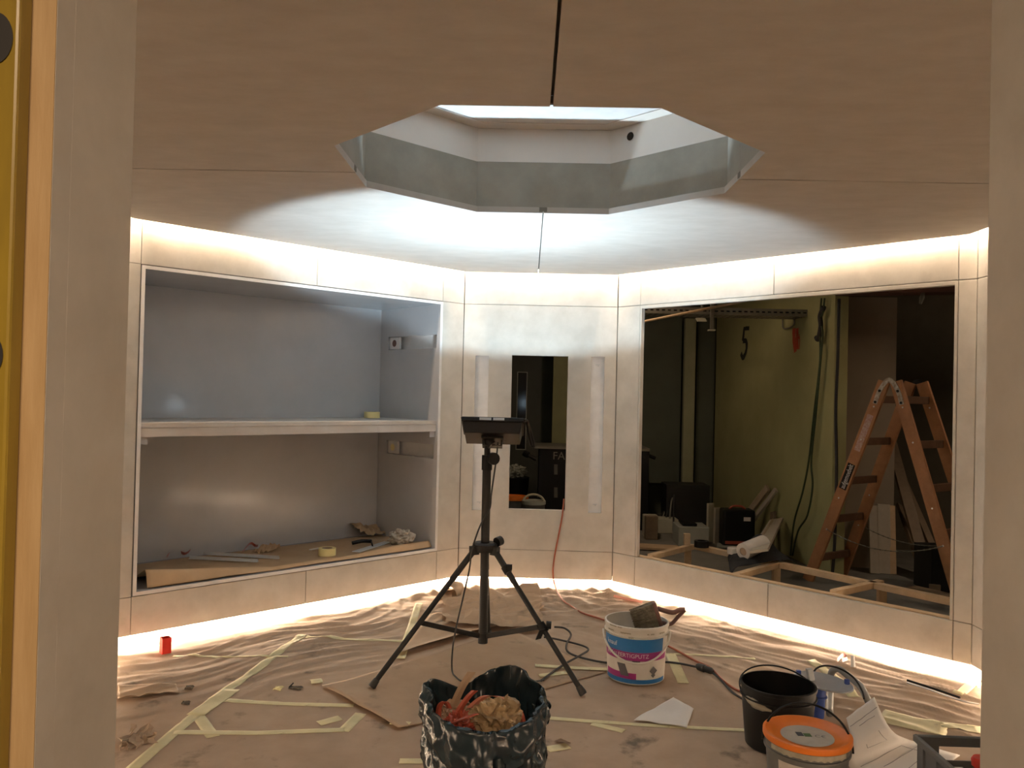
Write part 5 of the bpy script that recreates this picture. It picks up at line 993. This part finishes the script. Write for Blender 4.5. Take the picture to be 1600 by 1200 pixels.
for k in (0, 1):
    off = -wn*0.0155 if k == 0 else wn*0.0155; m = MB(); f_, g_ = sides[('f', k)], sides[('g', k)]; fd, gd_ = (f_[1]-f_[0]).normalized(), (g_[1]-g_[0]).normalized()
    pts = spline([f_[1]-fd*0.19+off, f_[1]-fd*0.07+off, (f_[1]+g_[1])/2+UP*0.012+off, g_[1]-gd_*0.07+off, g_[1]-gd_*0.19+off], 6); P = []
    for i, q in enumerate(pts):
        d = (pts[min(i+1, len(pts)-1)]-pts[max(i-1, 0)]).normalized(); s_ = d.cross(wn).normalized(); P.append([q-s_*0.018, q+s_*0.018])
    m.grid(P); m.build('hinge', WORN if k == 0 else BLACKM, lad, solid=0.004)
    if k == 0:
        m = MB()
        for q in (f_[1]-fd*0.175, f_[1]-fd*0.08, g_[1]-gd_*0.08, g_[1]-gd_*0.175): m.tube([q+off, q+off*1.4], 0.011, 10)
        m.build('hinge_bolts', DGLASS, lad)
def stick(a, b, u0, u1, wd, mt, name, txt=None):
    d = (b-a).normalized(); t_ = d.cross(wn).normalized(); o = -wn*0.0137; p0, p1 = a.lerp(b, u0)+o, a.lerp(b, u1)+o
    m = MB(); m.add([p0-t_*wd/2, p1-t_*wd/2, p1+t_*wd/2, p0+t_*wd/2], [(0, 1, 2, 3)]); s_ = m.build(name, mt, lad)
    if txt:
        L_ = (p1-p0).length; vs2, fs2 = text_geo(txt, 0.062, 'CENTER'); w2 = max(p.x for p in vs2)-min(p.x for p in vs2); sc = L_*0.94/w2; ey = t_ if t_.dot(-spread) > 0 else -t_
        m = MB(); cc_ = (p0+p1)/2-wn*0.0006-ey*0.018; m.add([cc_+d*p.x*sc+ey*p.y for p in vs2], fs2); m.build('sticker_lettering', PRINTW, s_)
a, b = sides[('f', 0)]; stick(a, b, 0.475, 0.60, 0.066, BLACKP, 'black_sticker', 'aufgemoebelt'); stick(a, b, 0.665, 0.84, 0.052, STICK, 'worn_sticker')
m = MB(); 
for nm in ('f', 'g'):
    for k in (0, 1):
        a, b = sides[(nm, k)]
        for u in (0.27, 0.43, 0.72, 0.88): q = a.lerp(b, u)-wn*0.0132; m.tube([q, q-wn*0.003], 0.007, 8)
m.build('screw_heads', CHROME, lad)
for k in (0, 1):
    m = MB()
    a = sides[('f', k)][0].lerp(sides[('f', k)][1], 0.27)+(-wn*0.016 if k == 0 else wn*0.016); b = sides[('g', k)][0].lerp(sides[('g', k)][1], 0.27)+(-wn*0.016 if k == 0 else wn*0.016); nl = 44
    for i in range(nl):
        u0, u1 = i/nl, (i+1)/nl; q0, q1 = a.lerp(b, u0)-UP*0.10*4*u0*(1-u0), a.lerp(b, u1)-UP*0.10*4*u1*(1-u1); m.tube([q0, q0.lerp(q1, .2), q0.lerp(q1, .8), q1.lerp(q1+(q1-q0)*.1, 1)], [0.002, 0.0055, 0.0055, 0.002] if i % 2 else [0.002, 0.0035, 0.0035, 0.002], 5)
    m.build('safety_chain', TRAYM, lad)
# hall work lamp above the way in (behind the camera) and two unseen ones added to brighten the hall
for (c_, e_, lb) in [(V(0.05, -0.75, 2.5), HALL_POWER*1.0, 'fluorescent tube lamp on the hall ceiling before the opening'), (V(0.7, 7.6, 2.88), HALL_POWER*0.22, 'added unseen tube lamp brightening the green hall wall'), (V(4.9, 5.4, 2.9), HALL_POWER*0.36, 'added unseen tube lamp brightening the brown hall wall and recess')]:
    ax_ = c_.y < 0; hx, hy_ = (0.62, 0.06) if ax_ else (0.06, 0.62); e2 = V(0.6, 0, 0) if ax_ else V(0, 0.6, 0); ztop = 3.15-c_.z
    th = thing('unseen_tube_lamp', lb, 'ceiling lamp', c_+UP*ztop, 'hall tube lamps'); m = MB(); m.box(c_.x-hx, c_.x+hx, c_.y-hy_, c_.y+hy_, c_.z+0.03, c_.z+0.09); m.build('lamp_housing', WHITE, th); m = MB(); m.tube([c_-e2+UP*0.01, c_+e2+UP*0.01], 0.014, 12); m.build('lamp_tube', TUBE_E, th)
    m = MB(); m.tube([c_-e2*0.7+UP*0.09, c_-e2*0.7+UP*ztop], 0.006, 6); m.build('suspension_rod', ALU, th); m = MB(); m.tube([c_+e2*0.7+UP*0.09, c_+e2*0.7+UP*ztop], 0.006, 6); m.build('suspension_rod', ALU, th)
    l = bpy.data.lights.new('unseen_tube_light', 'AREA'); l.shape = 'RECTANGLE'; l.size = 1.2 if ax_ else 0.1; l.size_y = 0.1 if ax_ else 1.2; l.energy = e_; l.color = HALL_COL; o = bpy.data.objects.new('unseen_tube_light', l); C.objects.link(o); o.parent = th; o.location = V(0, 0, -ztop-0.015)
